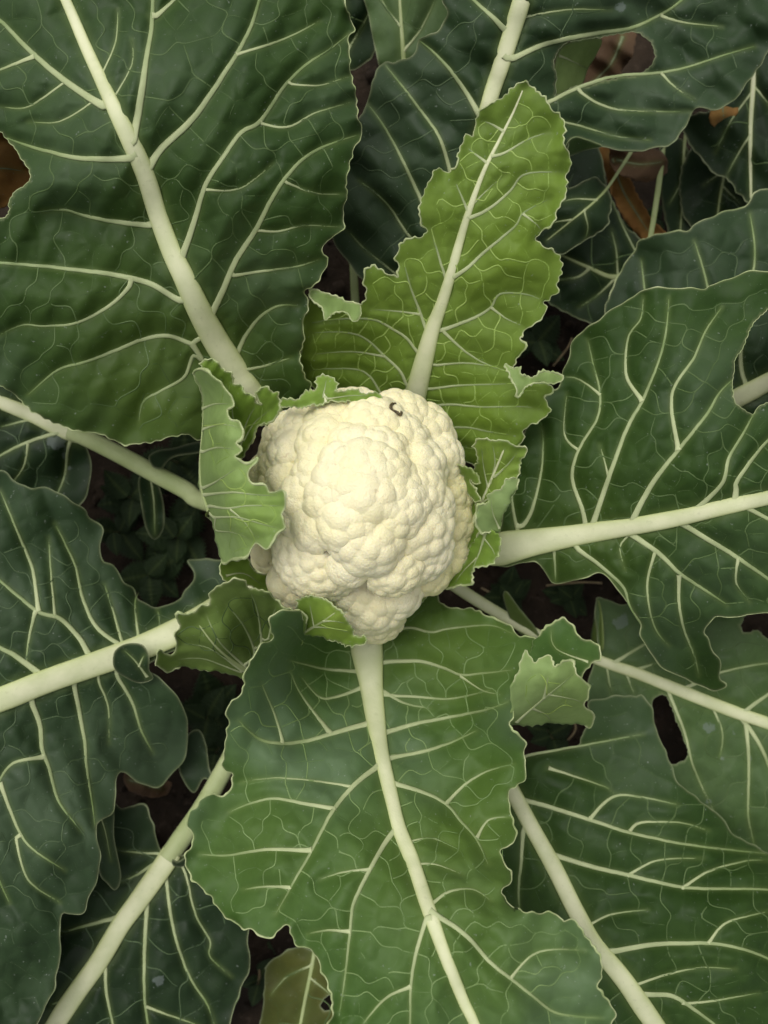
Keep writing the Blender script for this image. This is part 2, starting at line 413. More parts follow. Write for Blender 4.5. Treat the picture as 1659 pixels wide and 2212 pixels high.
def px_tubes(surf, lines, up, dn, lift, m, base, taper_end=True, fade=None, smooth=False):
    VV, FF, o = [], [], 0; AA = []
    allp = np.concatenate([l[:, :2] for l in lines]); P, N = surf.pn(allp); s = 0
    for l in lines:
        n = len(l); p, nn = P[s:s + n], N[s:s + n]; s += n
        if n < 2: continue
        if smooth and n > 5:
            kr = np.ones(9) / 9; zz = np.convolve(np.pad(p[:, 2], 4, 'reflect', reflect_type='odd'), kr, 'valid'); mixw = np.clip((l[:, 2] - 8) / 12, 0, 1); p = W(l[:, :2], p[:, 2] * (1 - mixw) + zz * mixw)
            nn = np.stack([np.convolve(np.pad(nn[:, q], 4, 'edge'), kr, 'valid') for q in range(3)], 1)
        w = l[:, 2] * .5 * K * (ZC - p[:, 2])
        if taper_end: w = w * np.clip(np.linspace(4.5, .3, n), 0, 1) if n > 6 else w
        w = w.copy(); w[-1] *= .03
        if fade != 'side' and taper_end is False and fade: w[0] *= .03
        c = p + nn * (lift * w)[:, None]
        v, f = sweep(c, nn, w, up * w, dn * w, m)
        VV.append(v - base); FF.append(f + o); o += len(v)
        if fade == 'length': AA.append(np.repeat(np.linspace(0, 1, n), m))
        elif fade == 'side': AA.append(np.tile(np.abs(np.cos(np.arange(m) * 2 * math.pi / m)) ** 2.6, n))
        elif fade == 'width': AA.append(np.repeat(np.clip(1 - (l[:, 2] - 1.2) / 3.4, 0, 1), m))
    if fade: return np.concatenate(VV), np.concatenate(FF), dict(fade=np.concatenate(AA))
    return np.concatenate(VV), np.concatenate(FF)
def lambda_mid(V, ml):
    q = NearLine([ml]); e, i = q.near(V); return e - q.p[i, 2] * .5
def blade(name, parent, base, outline, ctrl, mat, holes=(), veins=(), midrib=None, teeth=(2.5, 24), ruffle=(.0015, 70, 14), quilt=.0022,
          young=(), spots=(), net=1.0, rim='rim', rimw=2.3, seed=1, g=6.3, thick=.0007, netmat='net', veinmat='vein', wob=.0026, midmat='midrib', props=None, petiole=None, norim=(), pucker=.0010):
    r = np.random.default_rng(seed)
    ol = catmull(outline, 4.0, True)
    bump = np.zeros(len(ol))
    if teeth: ol, bump = toothed(ol, teeth[0], teeth[1], r)
    hl = [toothed(catmull(h, 4.0, True), 2.6, 13, r)[0] for h in holes]
    vl = []; ml = catmull(midrib, 8.0) if midrib is not None else None
    for pts, w in veins:
        cand = np.concatenate([l[:, :2] for l in ([ml] if ml is not None else []) + vl]) if (ml is not None or vl) else None
        if cand is not None:
            p0 = np.array(pts[0], float); dd = np.linalg.norm(cand - p0, axis=1); kb = dd.argmin()
            if 3 < dd[kb] < 45:
                kb2 = min(len(cand) - 1, kb); pts = [tuple(cand[kb2])] + list(pts)
        c = catmull([(*p, 0) for p in pts], 7.0); n = len(c)
        c[:, 2] = w * (np.linspace(1.18, .36, n) + .7 * np.exp(-np.arange(n) / 2.0))
        kk = np.linspace(0, 1, n) * (1 - np.linspace(0, 1, n)); c[:, :2] += np.cumsum(r.normal(0, .55, (n, 2)), 0) * (kk * 2)[:, None]
        vl.append(c)
    allv = vl + ([ml] if ml is not None else [])
    surf = Surface(ol, ctrl, allv, quilt, ruffle, seed, wob)
    nl = [np.array(x) for x in vein_net(ol, hl, allv, r, net) if len(x) > 1] if (net and allv) else []
    if len(nl) > 3: surf.fine = NearLine([l for l in nl] + vl); surf.pucker = pucker
    # interior points
    lo, hi = ol.min(0), ol.max(0)
    X, Y = np.meshgrid(np.arange(lo[0], hi[0], g), np.arange(lo[1], hi[1], g * .87), indexing='ij')
    ii, jj = np.meshgrid(np.arange(X.shape[0]), np.arange(X.shape[1]), indexing='ij')
    X = X + (jj % 2) * g * .5
    pts = np.stack([X.ravel(), Y.ravel()], 1); coarse = ((ii % 3 == 0) & (jj % 3 == 0)).ravel()
    far = (pts[:, 0] < -60) | (pts[:, 0] > 1720) | (pts[:, 1] < -60) | (pts[:, 1] > 2270)
    pts = pts[~far | coarse]
    cen = np.roll(ol, -1, 0) - np.roll(ol, 1, 0); nrm = np.stack([cen[:, 1], -cen[:, 0]], 1); nrm /= np.linalg.norm(nrm, axis=1)[:, None] + 1e-9
    area = .5 * np.sum(ol[:, 0] * np.roll(ol[:, 1], -1) - np.roll(ol[:, 0], -1) * ol[:, 1])
    if area < 0: nrm = -nrm
    ring = (ol - nrm * 4.0)[::1]
    ok = inside(ring, ol); ring = ring[ok]; ring = ring[surf.edge(ring)[0] > 2.6] if len(ring) else ring
    pts = pts[inside(pts, ol)]; pts = pts[surf.edge(pts)[0] > g * .75]
    for h in hl:
        pts = pts[~inside(pts, h)]; pts = pts[seg_dist(pts, h, np.roll(h, -1, 0))[0] > 3]; ring = ring[~inside(ring, h)]
    loops = [ol] + hl; vin = []; ein = []
    for l in loops:
        o = len(vin); n = len(l); vin += [Vector(q) for q in l]; ein += [(o + i, o + (i + 1) % n) for i in range(n)]
    vin += [Vector(q) for q in ring] + [Vector(q) for q in pts]
    vo, eo, fo = delaunay_2d_cdt(vin, ein, [], 0, 0.05)[:3]
    V = np.array([(a[0], a[1]) for a in vo]); F = np.array([f for f in fo if len(f) == 3])
    c = V[F].mean(1); keep = inside(c, ol)
    for h in hl: keep &= ~inside(c, h)
    F = F[keep]
    used = np.unique(F); mp = np.zeros(len(V), int); mp[used] = np.arange(len(used)); V = V[used]; F = mp[F]
    ed = surf.edge(V); vd = surf.vdist(V); Z = surf.z(V, vd, ed); P = W(V, Z)
    dh = ed[0].copy()
    for h in hl: dh = np.minimum(dh, seg_dist(V, h, np.roll(h, -1, 0))[0])
    nz = np.cross(P[F[:, 1]] - P[F[:, 0]], P[F[:, 2]] - P[F[:, 0]])[:, 2]; F[nz < 0] = F[nz < 0][:, ::-1]
    yg = np.zeros(len(V))
    for x, y, rad, a in young: yg = np.maximum(yg, a * np.exp(-((V[:, 0] - x) ** 2 + (V[:, 1] - y) ** 2) / rad ** 2))
    for x, y, q in norim: dh[np.hypot(V[:, 0] - x, V[:, 1] - y) < q] = 99
    sp = np.zeros(len(V))
    for x, y, rad in spots: sp = np.maximum(sp, np.clip(1.5 - np.hypot(V[:, 0] - x, V[:, 1] - y) / rad, 0, 1))
    me = mesh(name, P - base, F, dict(vein=np.maximum(np.clip(1 - vd / 10.0, 0, 1) ** 1.6, 0 if (ml is None or ml[:, 2].max() < 20) else np.clip(1 - np.maximum(lambda_mid(V, ml), 0) / 18.0, 0, 1) ** 1.4), edge=np.clip(1 - dh / 4.5, 0, 1) * (.5 if (rim == 'rim' and rimw >= 4.5) else .2), young=yg, spot=sp))
    o = link(name, me, M[mat], parent, **(props or {}))
    sm = o.modifiers.new('thickness', 'SOLIDIFY'); sm.thickness = thick; sm.offset = -1
    if ml is not None:
        v, f, at = px_tubes(surf, [ml], .27, .8, .12, 24, base, False, 'side', True)
        link('midrib', mesh('midrib', v, f, at), M[midmat], o)
    if petiole is not None:
        c = catmull(petiole, 8.0); q = W(c[:, :2], c[:, 3]); w = c[:, 2] * .5 * K * (ZC - c[:, 3])
        v, f = sweep(q - base, np.tile([0., 0, 1], (len(q), 1)), w, w * .7, w * .7, 12); link('petiole', mesh('petiole', v, f), M['petiole'], o)
    for l in vl:
        v, f, at = px_tubes(surf, [l], .26, .5, .20, 8, base, True, 'length')
        link('vein', mesh('vein', v, f, at), M[veinmat], o)
    if nl:
            v, f, at = px_tubes(surf, nl, .40, .3, .22, 5, base, False, 'width')
            link('vein_network', mesh('vein_network', v, f, at), M[netmat], o, kind='stuff')
    if rim:
        rl = np.column_stack([np.vstack([ol, ol[:1]]), rimw * (.62 + .55 * np.clip(np.r_[bump, bump[:1]], 0, 1.4))])
        nz_ = np.interp(np.linspace(0, 1, len(rl)), np.linspace(0, 1, max(4, len(rl) // 6)), r.uniform(.35, 1.25, max(4, len(rl) // 6))); rl[:, 2] *= nz_
        for x, y, q in norim: rl[np.hypot(rl[:, 0] - x, rl[:, 1] - y) < q, 2] *= .12
        lines = [rl] + [np.column_stack([np.vstack([h, h[:1]]), np.full(len(h) + 1, rimw * .6)]) for h in hl]
        v, f = px_tubes(surf, lines, .8, .8, -.1, 7, base, False)
        link('margin', mesh('margin', v, f), M[rim], o)
    return o

# ------------------------------------------------------------------ soil
def soil_mat():
    m, nt, N, L = nodes_of('soil')
    co = N.new('ShaderNodeTexCoord').outputs['Object']
    n1 = noise(nt, co, 18, 6, .65); n2 = noise(nt, co, 110, 5, .7)
    c = mixc(nt, ramp(nt, n1, .3, .7), (.016, .012, .008), (.040, .028, .018))
    c = mixc(nt, math_(nt, 'MULTIPLY', ramp(nt, n2, .55, .7), .5), c, (.09, .065, .045))
    p = add(nt, 'ShaderNodeBsdfPrincipled', Roughness=.95); L.new(c, p.inputs['Base Color']); p.inputs['Specular IOR Level'].default_value = .15
    b = add(nt, 'ShaderNodeBump', Strength=.9, Distance=.004); L.new(n2, b.inputs['Height']); L.new(b.outputs[0], p.inputs['Normal'])
    o = N.new('ShaderNodeOutputMaterial'); L.new(p.outputs[0], o.inputs[0]); return m
M['soil'] = soil_mat()
def soil_h(x, y):
    h = np.zeros_like(x); r = np.random.default_rng(3)
    for i in range(40):
        f = 8 * 1.11 ** i; a = r.uniform(0, 6.28); ph = r.uniform(0, 6.28)
        h += .05 / f * np.sin(f * (x * math.cos(a) + y * math.sin(a)) + ph + 1.5 * np.sin(f * .37 * (x * math.sin(a) - y * math.cos(a))))
    return h * .9
t = np.linspace(-1, 1, 261); t = np.sign(t) * (.55 * np.abs(t) + 3.5 * np.abs(t) ** 6)
gx, gy = np.meshgrid(t, t, indexing='ij'); gz = soil_h(gx, gy)
n = len(t); q = (np.arange(n - 1)[:, None] * n + np.arange(n - 1)[None]).ravel()
link('ground', mesh('ground', np.stack([gx, gy, gz], 2).reshape(-1, 3), np.stack([q, q + n, q + n + 1, q + 1], 1)), M['soil'], kind='structure')
# crumbs of soil
VV, FF, o = [], [], 0
bm = bmesh.new(); bmesh.ops.create_icosphere(bm, subdivisions=1, radius=1); bm.verts.ensure_lookup_table()
IV = np.array([v.co[:] for v in bm.verts]); IF = np.array([[v.index for v in f.verts] for f in bm.faces]); bm.free()
for i in range(2600):
    x, y = rng.uniform(-.45, .45), rng.uniform(-.55, .55); s = .002 + .007 * rng.random() ** 3
    v = IV * rng.uniform(.6, 1.2, (12, 1)) * s * rng.uniform(.7, 1.2, 3) + [x, y, float(soil_h(np.array([x]), np.array([y]))[0]) + s * .3]
    VV.append(v); FF.append(IF + o); o += 12
link('soil_crumbs', mesh('soil_crumbs', np.concatenate(VV), np.concatenate(FF)), M['soil'], kind='stuff', label='loose dark brown soil crumbs under the plants', category='soil')

# ------------------------------------------------------------------ the cauliflower plant
CX, CY = 795, 1110
base = W([(CX, CY)], 0.05)[0]; base[2] = 0.0
plant = empty('cauliflower_plant', base, label='large cauliflower plant with a creamy white head ringed by broad green leaves', category='cauliflower')
zs = np.linspace(-.01, .16, 14); th = .017 + .004 * np.sin(zs * 60)
v, f = sweep(np.stack([0 * zs, 0 * zs, zs], 1), np.tile([1., 0, 0], (14, 1)), th, th, th, 16)
link('stem', mesh('stem', v, f), M['petiole'], plant)

def leaf(outline, ctrl, mat, **kw):
    global seed; seed += 1
    kw.setdefault('seed', seed)
    return blade('leaf', plant, base, outline, ctrl, mat, **kw)
def fold(parent, outline, ctrl, mat='under', **kw):
    global seed; seed += 1
    kw.setdefault('seed', seed); kw.setdefault('g', 5.0); kw.setdefault('net', 0); kw.setdefault('quilt', .0008); kw.setdefault('ruffle', (.0008, 40, 10))
    nm = kw.pop('name', 'folded_margin')
    return blade(nm, parent, base, outline, ctrl, mat, **kw)
seed = 100
ROOT = (CX, CY, 40)

# --- upper left leaf
A = leaf([(740,0),(750,30),(765,60),(751,85),(755,130),(760,175),(767,210),(772,250),(780,287),(765,320),(750,370),(745,400),(750,425),(740,455),(738,495),(715,515),(693,540),(706,568),(685,608),(656,628),(665,658),(652,703),(655,728),(647,768),(655,813),(672,835),(640,880),(560,910),(500,925),(432,948),(400,937),(365,942),(320,955),(270,958),(225,940),(170,928),(130,918),(70,885),(20,842),(0,828),(-40,800),(-170,700),(-250,560),(-260,350),(-270,150),(-230,-60),(-120,-240),(20,-330),(200,-330),(420,-270),(600,-180),(700,-80)],
  [(795,1110,.08),(560,870,.15),(465,733,.19),(340,460,.235),(185,100,.25),(40,-260,.22),(770,290,.228),(660,640,.205),(655,800,.175),(745,0,.23),(560,400,.252),(480,150,.258),(150,300,.252),(20,840,.19),(270,955,.172),(430,940,.165),(-200,300,.215),(100,640,.222),(60,345,.222),(110,405,.240),(130,475,.221),(30,470,.222)], 'dark',
  midrib=[(CX,CY,44),(700,1010,50),(600,910,56),(530,833,58),(500,788,58),(465,733,57),(430,668,53),(400,603,49),(370,540,46),(340,460,43),(315,380,41),(282,305,40),(250,240,35),(215,165,29),(185,100,26),(142,0,22),(60,-180,14),(20,-300,5)],
  holes=[[(-60,300),(-20,282),(0,287),(30,320),(50,350),(65,378),(58,395),(30,415),(17,440),(20,455),(0,470),(-60,450)]],
  veins=[([(222,228),(140,175),(75,120),(30,75),(0,45),(-80,-10)],14),([(75,122),(0,150),(-40,165)],8),([(268,343),(175,343),(110,330),(50,312),(12,297)],12),([(322,486),(250,480),(190,470),(140,455),(92,456)],11),
   ([(388,648),(325,613),(245,593),(165,583),(80,573),(0,568),(-90,560)],12),([(280,618),(240,658),(165,698),(100,705),(50,703),(0,723)],7),([(425,735),(415,743),(365,726),(310,733),(250,758),(185,783),(125,800),(60,853)],9),([(437,778),(418,768),(400,813),(350,843),(310,868),(300,913)],8),
   ([(288,300),(305,215),(320,125),(332,50),(332,-10),(330,-90)],15),([(338,35),(375,0),(430,-50)],9),([(322,360),(350,320),(415,255),(460,190),(505,120),(540,55),(560,-5),(590,-90)],13),([(510,118),(610,85),(690,45)],6),
   ([(393,555),(420,480),(445,400),(480,345),(525,285),(565,262),(615,190),(665,140),(710,110),(752,75)],12),([(455,680),(480,628),(510,558),(550,495),(590,420),(635,360),(680,325),(730,305),(772,292)],12),([(508,772),(530,723),(560,683),(600,660),(645,660)],9),
   ([(528,800),(570,793),(630,773)],6),([(505,595),(565,585),(640,575),(690,560)],6),([(565,267),(620,275),(680,245),(760,220)],5),([(448,410),(520,405),(590,352)],4),([(218,165),(250,90),(255,20)],5),([(250,205),(285,140),(285,85)],4),([(630,182),(690,185),(755,165)],4),
   ([(550,497),(600,500),(660,486),(735,490)],4.5),([(620,395),(680,415),(740,420)],4),([(140,178),(60,230),(0,230)],5),([(200,220),(130,262),(60,262)],4)],
  teeth=(4, 26), ruffle=(.003, 75, 16), quilt=.0034, young=[(380,860,240,.45),(300,700,220,.2)], rimw=2.9, net=.85)

# --- upper leaf with the large hole
B = leaf([(955,0),(967,30),(945,70),(905,85),(895,117),(855,137),(832,135),(810,165),(795,215),(785,245),(740,330),(715,430),(720,515),(745,553),(765,583),(782,603),(800,608),(850,660),(875,740),(890,800),(920,800),(960,720),(1020,620),(1100,520),(1160,400),(1222,330),(1230,302),(1245,296),(1265,300),(1310,317),(1370,327),(1420,317),(1445,312),(1462,295),(1485,265),(1500,237),(1515,231),(1540,237),(1570,225),(1595,207),(1605,190),(1630,155),(1655,115),(1690,40),(1690,-60),(1620,-180),(1450,-280),(1250,-330),(1100,-300),(1000,-150),(960,-40)],
  [(795,1110,.07),(890,800,.11),(950,600,.135),(1055,225,.175),(1127,0,.20),(1150,-250,.19),(830,140,.155),(780,600,.12),(780,300,.15),(1220,320,.16),(1400,310,.165),(1650,100,.175),(1550,-200,.19),(1300,120,.165)], 'blue',
  midrib=[(CX,CY,40),(850,930,38),(890,800,36),(950,600,34),(1010,400,33),(1055,225,34),(1080,150,36),(1102,80,38),(1127,0,39),(1160,-120,28),(1180,-290,8)],
  holes=[[(1202,205),(1204,170),(1197,140),(1207,110),(1230,92),(1295,82),(1365,70),(1395,82),(1412,108),(1412,130),(1390,155),(1370,162),(1330,168),(1280,180),(1255,186),(1240,185),(1225,192)]],
  veins=[([(1036,248),(994,180),(944,120),(907,88)],10),([(985,400),(972,370),(949,295),(904,230),(869,185),(832,140)],8),([(930,500),(915,445),(880,370),(855,320),(830,275),(795,225)],8),([(1092,65),(1060,33),(1024,0),(990,-35)],10),([(1108,126),(1180,95),(1280,75),(1365,62),(1430,32),(1475,0),(1530,-50)],10),([(1430,35),(1480,50),(1560,58)],4.5),
   ([(1090,262),(1130,245),(1185,220),(1255,188),(1330,168),(1430,160),(1495,145),(1565,120),(1630,100)],9),([(1255,200),(1295,225),(1350,240),(1430,243),(1490,240)],5),([(1120,245),(1220,265),(1280,280),(1335,295),(1405,303)],5),([(920,540),(880,505),(830,435),(775,390)],6),([(900,640),(850,585),(790,540),(745,490)],5),([(1430,160),(1460,190),(1500,215)],4),([(1120,40),(1220,18),(1320,20)],4)],
  teeth=(2.5, 40), ruffle=(.0018, 120, 18), netmat='net_b', quilt=.0022, spots=[(1340,15,12)], net=.85, rim='rim_d')
fold(B, [(1199,150),(1208,112),(1232,92),(1297,84),(1290,115),(1270,150),(1257,183),(1225,196),(1203,205)], [(1200,150,.160),(1230,92,.162),(1296,85,.154),(1270,150,.135),(1210,200,.154)], 'under', rim=None, teeth=None, name='torn_flap', veins=[([(1207,120),(1250,140),(1275,150)],3)])
fold(B, [(1217,338),(1224,312),(1240,297),(1262,301),(1300,316),(1262,325),(1232,337)], [(1217,338,.163),(1240,297,.172),(1300,316,.170),(1235,335,.15)], 'pale', teeth=None, rim='rim_d')

# --- pale leaf and small dark leaf behind them
leaf([(785,-80),(980,-80),(985,40),(940,120),(870,170),(828,160),(812,110),(798,40)], [(795,1110,.06),(900,500,.07),(880,0,.12),(800,0,.11),(975,30,.11),(860,160,.10)], 'pale',
  midrib=[(CX,CY,26),(850,700,22),(880,300,16),(872,130,10),(866,40,7),(860,-70,4)], midmat='petiole', veins=[([(872,110),(910,60),(940,0)],4),([(868,60),(835,20),(815,-20)],4)], teeth=None, rim='rim_d', rimw=3, net=.6)
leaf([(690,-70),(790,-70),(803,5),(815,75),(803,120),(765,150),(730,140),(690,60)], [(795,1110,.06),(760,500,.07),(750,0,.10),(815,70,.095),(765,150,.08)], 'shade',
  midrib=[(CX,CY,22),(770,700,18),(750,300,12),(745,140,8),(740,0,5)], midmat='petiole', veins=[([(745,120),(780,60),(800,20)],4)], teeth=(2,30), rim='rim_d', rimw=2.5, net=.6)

# --- upright light green inner leaf
C = leaf([(1135,178),(1155,200),(1180,220),(1200,245),(1215,265),(1215,300),(1223,320),(1230,355),(1222,385),(1220,415),(1207,445),(1195,480),(1175,492),(1157,515),(1170,530),(1200,550),(1206,555),(1212,583),(1200,613),(1197,633),(1175,653),(1177,673),(1160,693),(1140,710),(1122,728),(1130,753),(1117,773),(1110,795),(1125,820),(1165,826),(1190,835),(1185,848),(1175,858),(1187,885),(1170,903),(1150,913),(1130,933),(1130,948),(1118,960),(1060,985),(1010,1000),(960,960),(930,920),(890,905),(840,895),(760,880),(700,850),(662,822),(650,800),(654,750),(654,700),(660,668),(680,646),(720,655),(775,662),(789,655),(793,635),(787,603),(805,580),(835,590),(860,600),(864,578),(855,553),(870,530),(885,520),(910,512),(922,500),(912,475),(910,450),(912,425),(930,395),(945,365),(975,373),(992,350),(990,332),(1005,300),(1025,295),(1027,270),(1040,240),(1065,225),(1100,200)],
  [(795,1110,.08),(894,873,.152),(935,708,.19),(1015,450,.232),(1130,190,.250),(660,750,.172),(680,640,.190),(780,650,.195),(1220,330,.245),(1205,580,.222),(1125,750,.20),(1185,850,.196),(1120,955,.186),(990,990,.15),(915,430,.225),(1040,700,.196),(860,580,.21)], 'young',
  midrib=[(CX,CY,34),(850,970,42),(880,915,45),(894,873,45),(905,823,44),(920,763,39),(935,708,32),(955,653,26),(975,588,22),(995,515,18),(1015,450,14),(1045,370,9.5),(1080,300,7),(1110,240,5),(1130,192,3)],
  veins=[([(952,713),(995,698),(1030,683),(1060,663),(1080,635),(1135,635),(1175,650)],7),([(980,598),(1010,578),(1045,545),(1110,490),(1130,460),(1185,430)],7),([(1015,470),(1055,450),(1100,410),(1130,375),(1190,370),(1220,372)],6),([(1060,338),(1090,330),(1140,300),(1185,285)],5),([(922,713),(905,668),(885,613),(872,565)],6),([(966,608),(947,553),(930,490)],6),
   ([(1012,458),(998,425),(985,395)],5),([(1052,352),(1030,335),(1010,320)],4),([(1088,284),(1065,270),(1045,262)],4),([(905,763),(880,733),(850,713),(800,690),(720,690),(665,700)],6),([(880,833),(865,803),(828,768),(780,728),(725,718),(670,720)],6),([(940,788),(985,783),(1030,785),(1085,795)],5),([(925,840),(980,833),(1055,830),(1110,828)],5),([(925,878),(980,873),(1045,878),(1130,878),(1170,885)],5),([(945,918),(1015,923),(1065,933),(1115,940)],5),([(960,718),(1010,763),(1065,793),(1100,800)],5),([(850,870),(825,853),(800,813),(770,798),(710,798),(660,800)],5),([(905,678),(870,673),(830,670),(800,668)],4),([(1130,462),(1160,485),(1170,500)],3.5),([(1060,663),(1095,690),(1130,705)],4),([(950,940),(1000,965),(1040,970)],4),([(880,840),(820,860),(740,840),(680,830)],4),([(830,770),(760,760),(680,765)],4),([(1018,445),(1060,400),(1090,380)],3)],
  teeth=(6, 22), ruffle=(.0026, 50, 16), quilt=.0024, wob=.0014, young=[(1110,620,150,.9),(1040,800,120,.6)], netmat='net_y', net=1.15, rimw=4.2, g=6)
fold(C, [(1092,788),(1110,798),(1125,793),(1125,810),(1150,815),(1170,805),(1185,803),(1215,813),(1210,825),(1190,827),(1150,827),(1130,842),(1120,855),(1113,833)], [(1092,788,.212),(1125,795,.217),(1215,815,.214),(1120,852,.214),(1160,815,.219)], 'under', teeth=(3,11), rimw=5, ruffle=(.0009,24,12))
fold(C, [(776,660),(745,650),(715,638),(675,626),(672,646),(695,662),(702,690),(720,675),(750,675),(762,695),(776,688)], [(776,660,.214),(675,628,.208),(700,685,.208),(765,692,.213)], 'under', teeth=(3,13), rimw=5, ruffle=(.001,30,10))

# --- right leaf
Dl = leaf([(1184,853),(1207,838),(1217,803),(1230,768),(1235,740),(1265,713),(1295,693),(1322,668),(1360,648),(1385,628),(1420,623),(1475,625),(1522,625),(1530,618),(1575,603),(1610,590),(1659,588),(1760,600),(1880,680),(2000,800),(2080,950),(2080,1080),(2010,1200),(1900,1280),(1780,1320),(1680,1330),(1659,1323),(1620,1326),(1595,1333),(1550,1331),(1530,1346),(1520,1366),(1530,1381),(1537,1411),(1555,1426),(1555,1466),(1567,1481),(1545,1493),(1520,1483),(1485,1466),(1440,1446),(1405,1411),(1387,1376),(1385,1346),(1370,1321),(1345,1286),(1325,1261),(1295,1238),(1250,1251),(1200,1258),(1185,1246),(1175,1231),(1155,1211),(1130,1216),(1075,1222),(1065,1190),(1085,1130),(1095,1040),(1120,970),(1150,900)],
  [(795,1110,.08),(1080,1185,.155),(1260,1153,.182),(1480,1116,.212),(1659,1075,.222),(2050,1020,.19),(1235,740,.168),(1385,630,.195),(1610,590,.208),(1110,1000,.158),(1400,870,.214),(1560,960,.232),(1200,1255,.165),(1385,1350,.178),(1550,1490,.135),(1480,1330,.188),(1545,1340,.19),(1700,1330,.198),(1950,750,.18)], 'dark',
  midrib=[(CX,CY,44),(950,1170,62),(1060,1186,72),(1100,1181,70),(1155,1171,58),(1260,1153,45),(1380,1134,40),(1480,1115,37),(1560,1096,35),(1659,1075,33),(1850,1040,24),(2040,1020,8)],
  holes=[[(1690,655),(1630,698),(1610,743),(1590,778),(1584,823),(1587,863),(1605,883),(1625,893),(1635,881),(1660,868),(1710,850),(1730,720)]],
  veins=[([(1266,1140),(1258,1100),(1237,1033),(1250,973),(1290,903),(1297,853),(1282,788),(1270,733)],8),([(1278,1138),(1290,1106),(1315,1033),(1355,923),(1390,858),(1425,768),(1440,703),(1445,643)],10),([(1368,1122),(1410,1043),(1465,973),(1525,898),(1555,848),(1585,818)],11),([(1465,968),(1452,883),(1462,833),(1500,778),(1525,718),(1560,663)],8),([(1385,863),(1355,818),(1352,773),(1360,723),(1385,688),(1390,640)],7),([(1505,1100),(1560,1043),(1575,988),(1610,928),(1630,890)],10),([(1588,1080),(1590,1058),(1595,1033),(1659,953),(1730,890)],10),([(1122,1160),(1107,1083),(1110,1030)],8),([(1130,1135),(1150,1100),(1170,1023),(1174,953),(1170,923)],7),
   ([(1197,1175),(1198,1200),(1200,1254)],6),([(1240,1170),(1250,1188),(1295,1221),(1345,1266),(1360,1306),(1385,1351)],9),([(1360,1150),(1425,1196),(1470,1238),(1525,1276),(1570,1306)],11),([(1467,1241),(1467,1306),(1480,1366),(1498,1410),(1510,1460)],6.5),([(1415,1192),(1400,1266),(1415,1351),(1445,1395)],5.5),([(1465,1125),(1530,1166),(1595,1206),(1659,1251),(1730,1300)],11),([(1600,1090),(1660,1120),(1760,1180)],9),([(1297,853),(1250,820),(1220,815)],4),([(1250,973),(1220,940),(1225,850)],4),([(1315,1033),(1295,960)],4),([(1595,1206),(1590,1260),(1620,1300)],5),([(1365,1150),(1340,1180),(1350,1230)],4)],
  teeth=(3, 55), ruffle=(.002, 110, 16), quilt=.003, young=[(1250,1180,150,.2)])

# --- leaf below it, midrib seen through the hole
leaf([(1307,678),(1317,643),(1335,603),(1355,563),(1372,540),(1380,520),(1405,512),(1450,502),(1485,500),(1500,485),(1530,472),(1570,457),(1610,447),(1635,415),(1659,407),(1760,400),(1900,480),(1980,620),(1960,780),(1820,880),(1640,930),(1480,960),(1400,960),(1340,820)],
  [(795,1110,.06),(1200,1010,.105),(1450,925,.13),(1640,835,.145),(1950,640,.145),(1380,520,.128),(1650,410,.145),(1310,680,.115),(1600,930,.13)], 'blue',
  midrib=[(CX,CY,34),(1000,1060,40),(1200,1010,44),(1450,925,44),(1560,875,42),(1640,835,40),(1760,765,30),(1930,650,10)],
  veins=[([(1480,912),(1430,780),(1400,660),(1385,560)],8),([(1560,875),(1545,760),(1530,620),(1500,520)],8),([(1618,848),(1600,790),(1605,700),(1630,560),(1620,460)],8),([(1690,805),(1730,640),(1740,520)],7),([(1450,925),(1360,840),(1325,740)],6)], teeth=(2.5, 45), ruffle=(.0018, 120, 16), netmat='net_b')

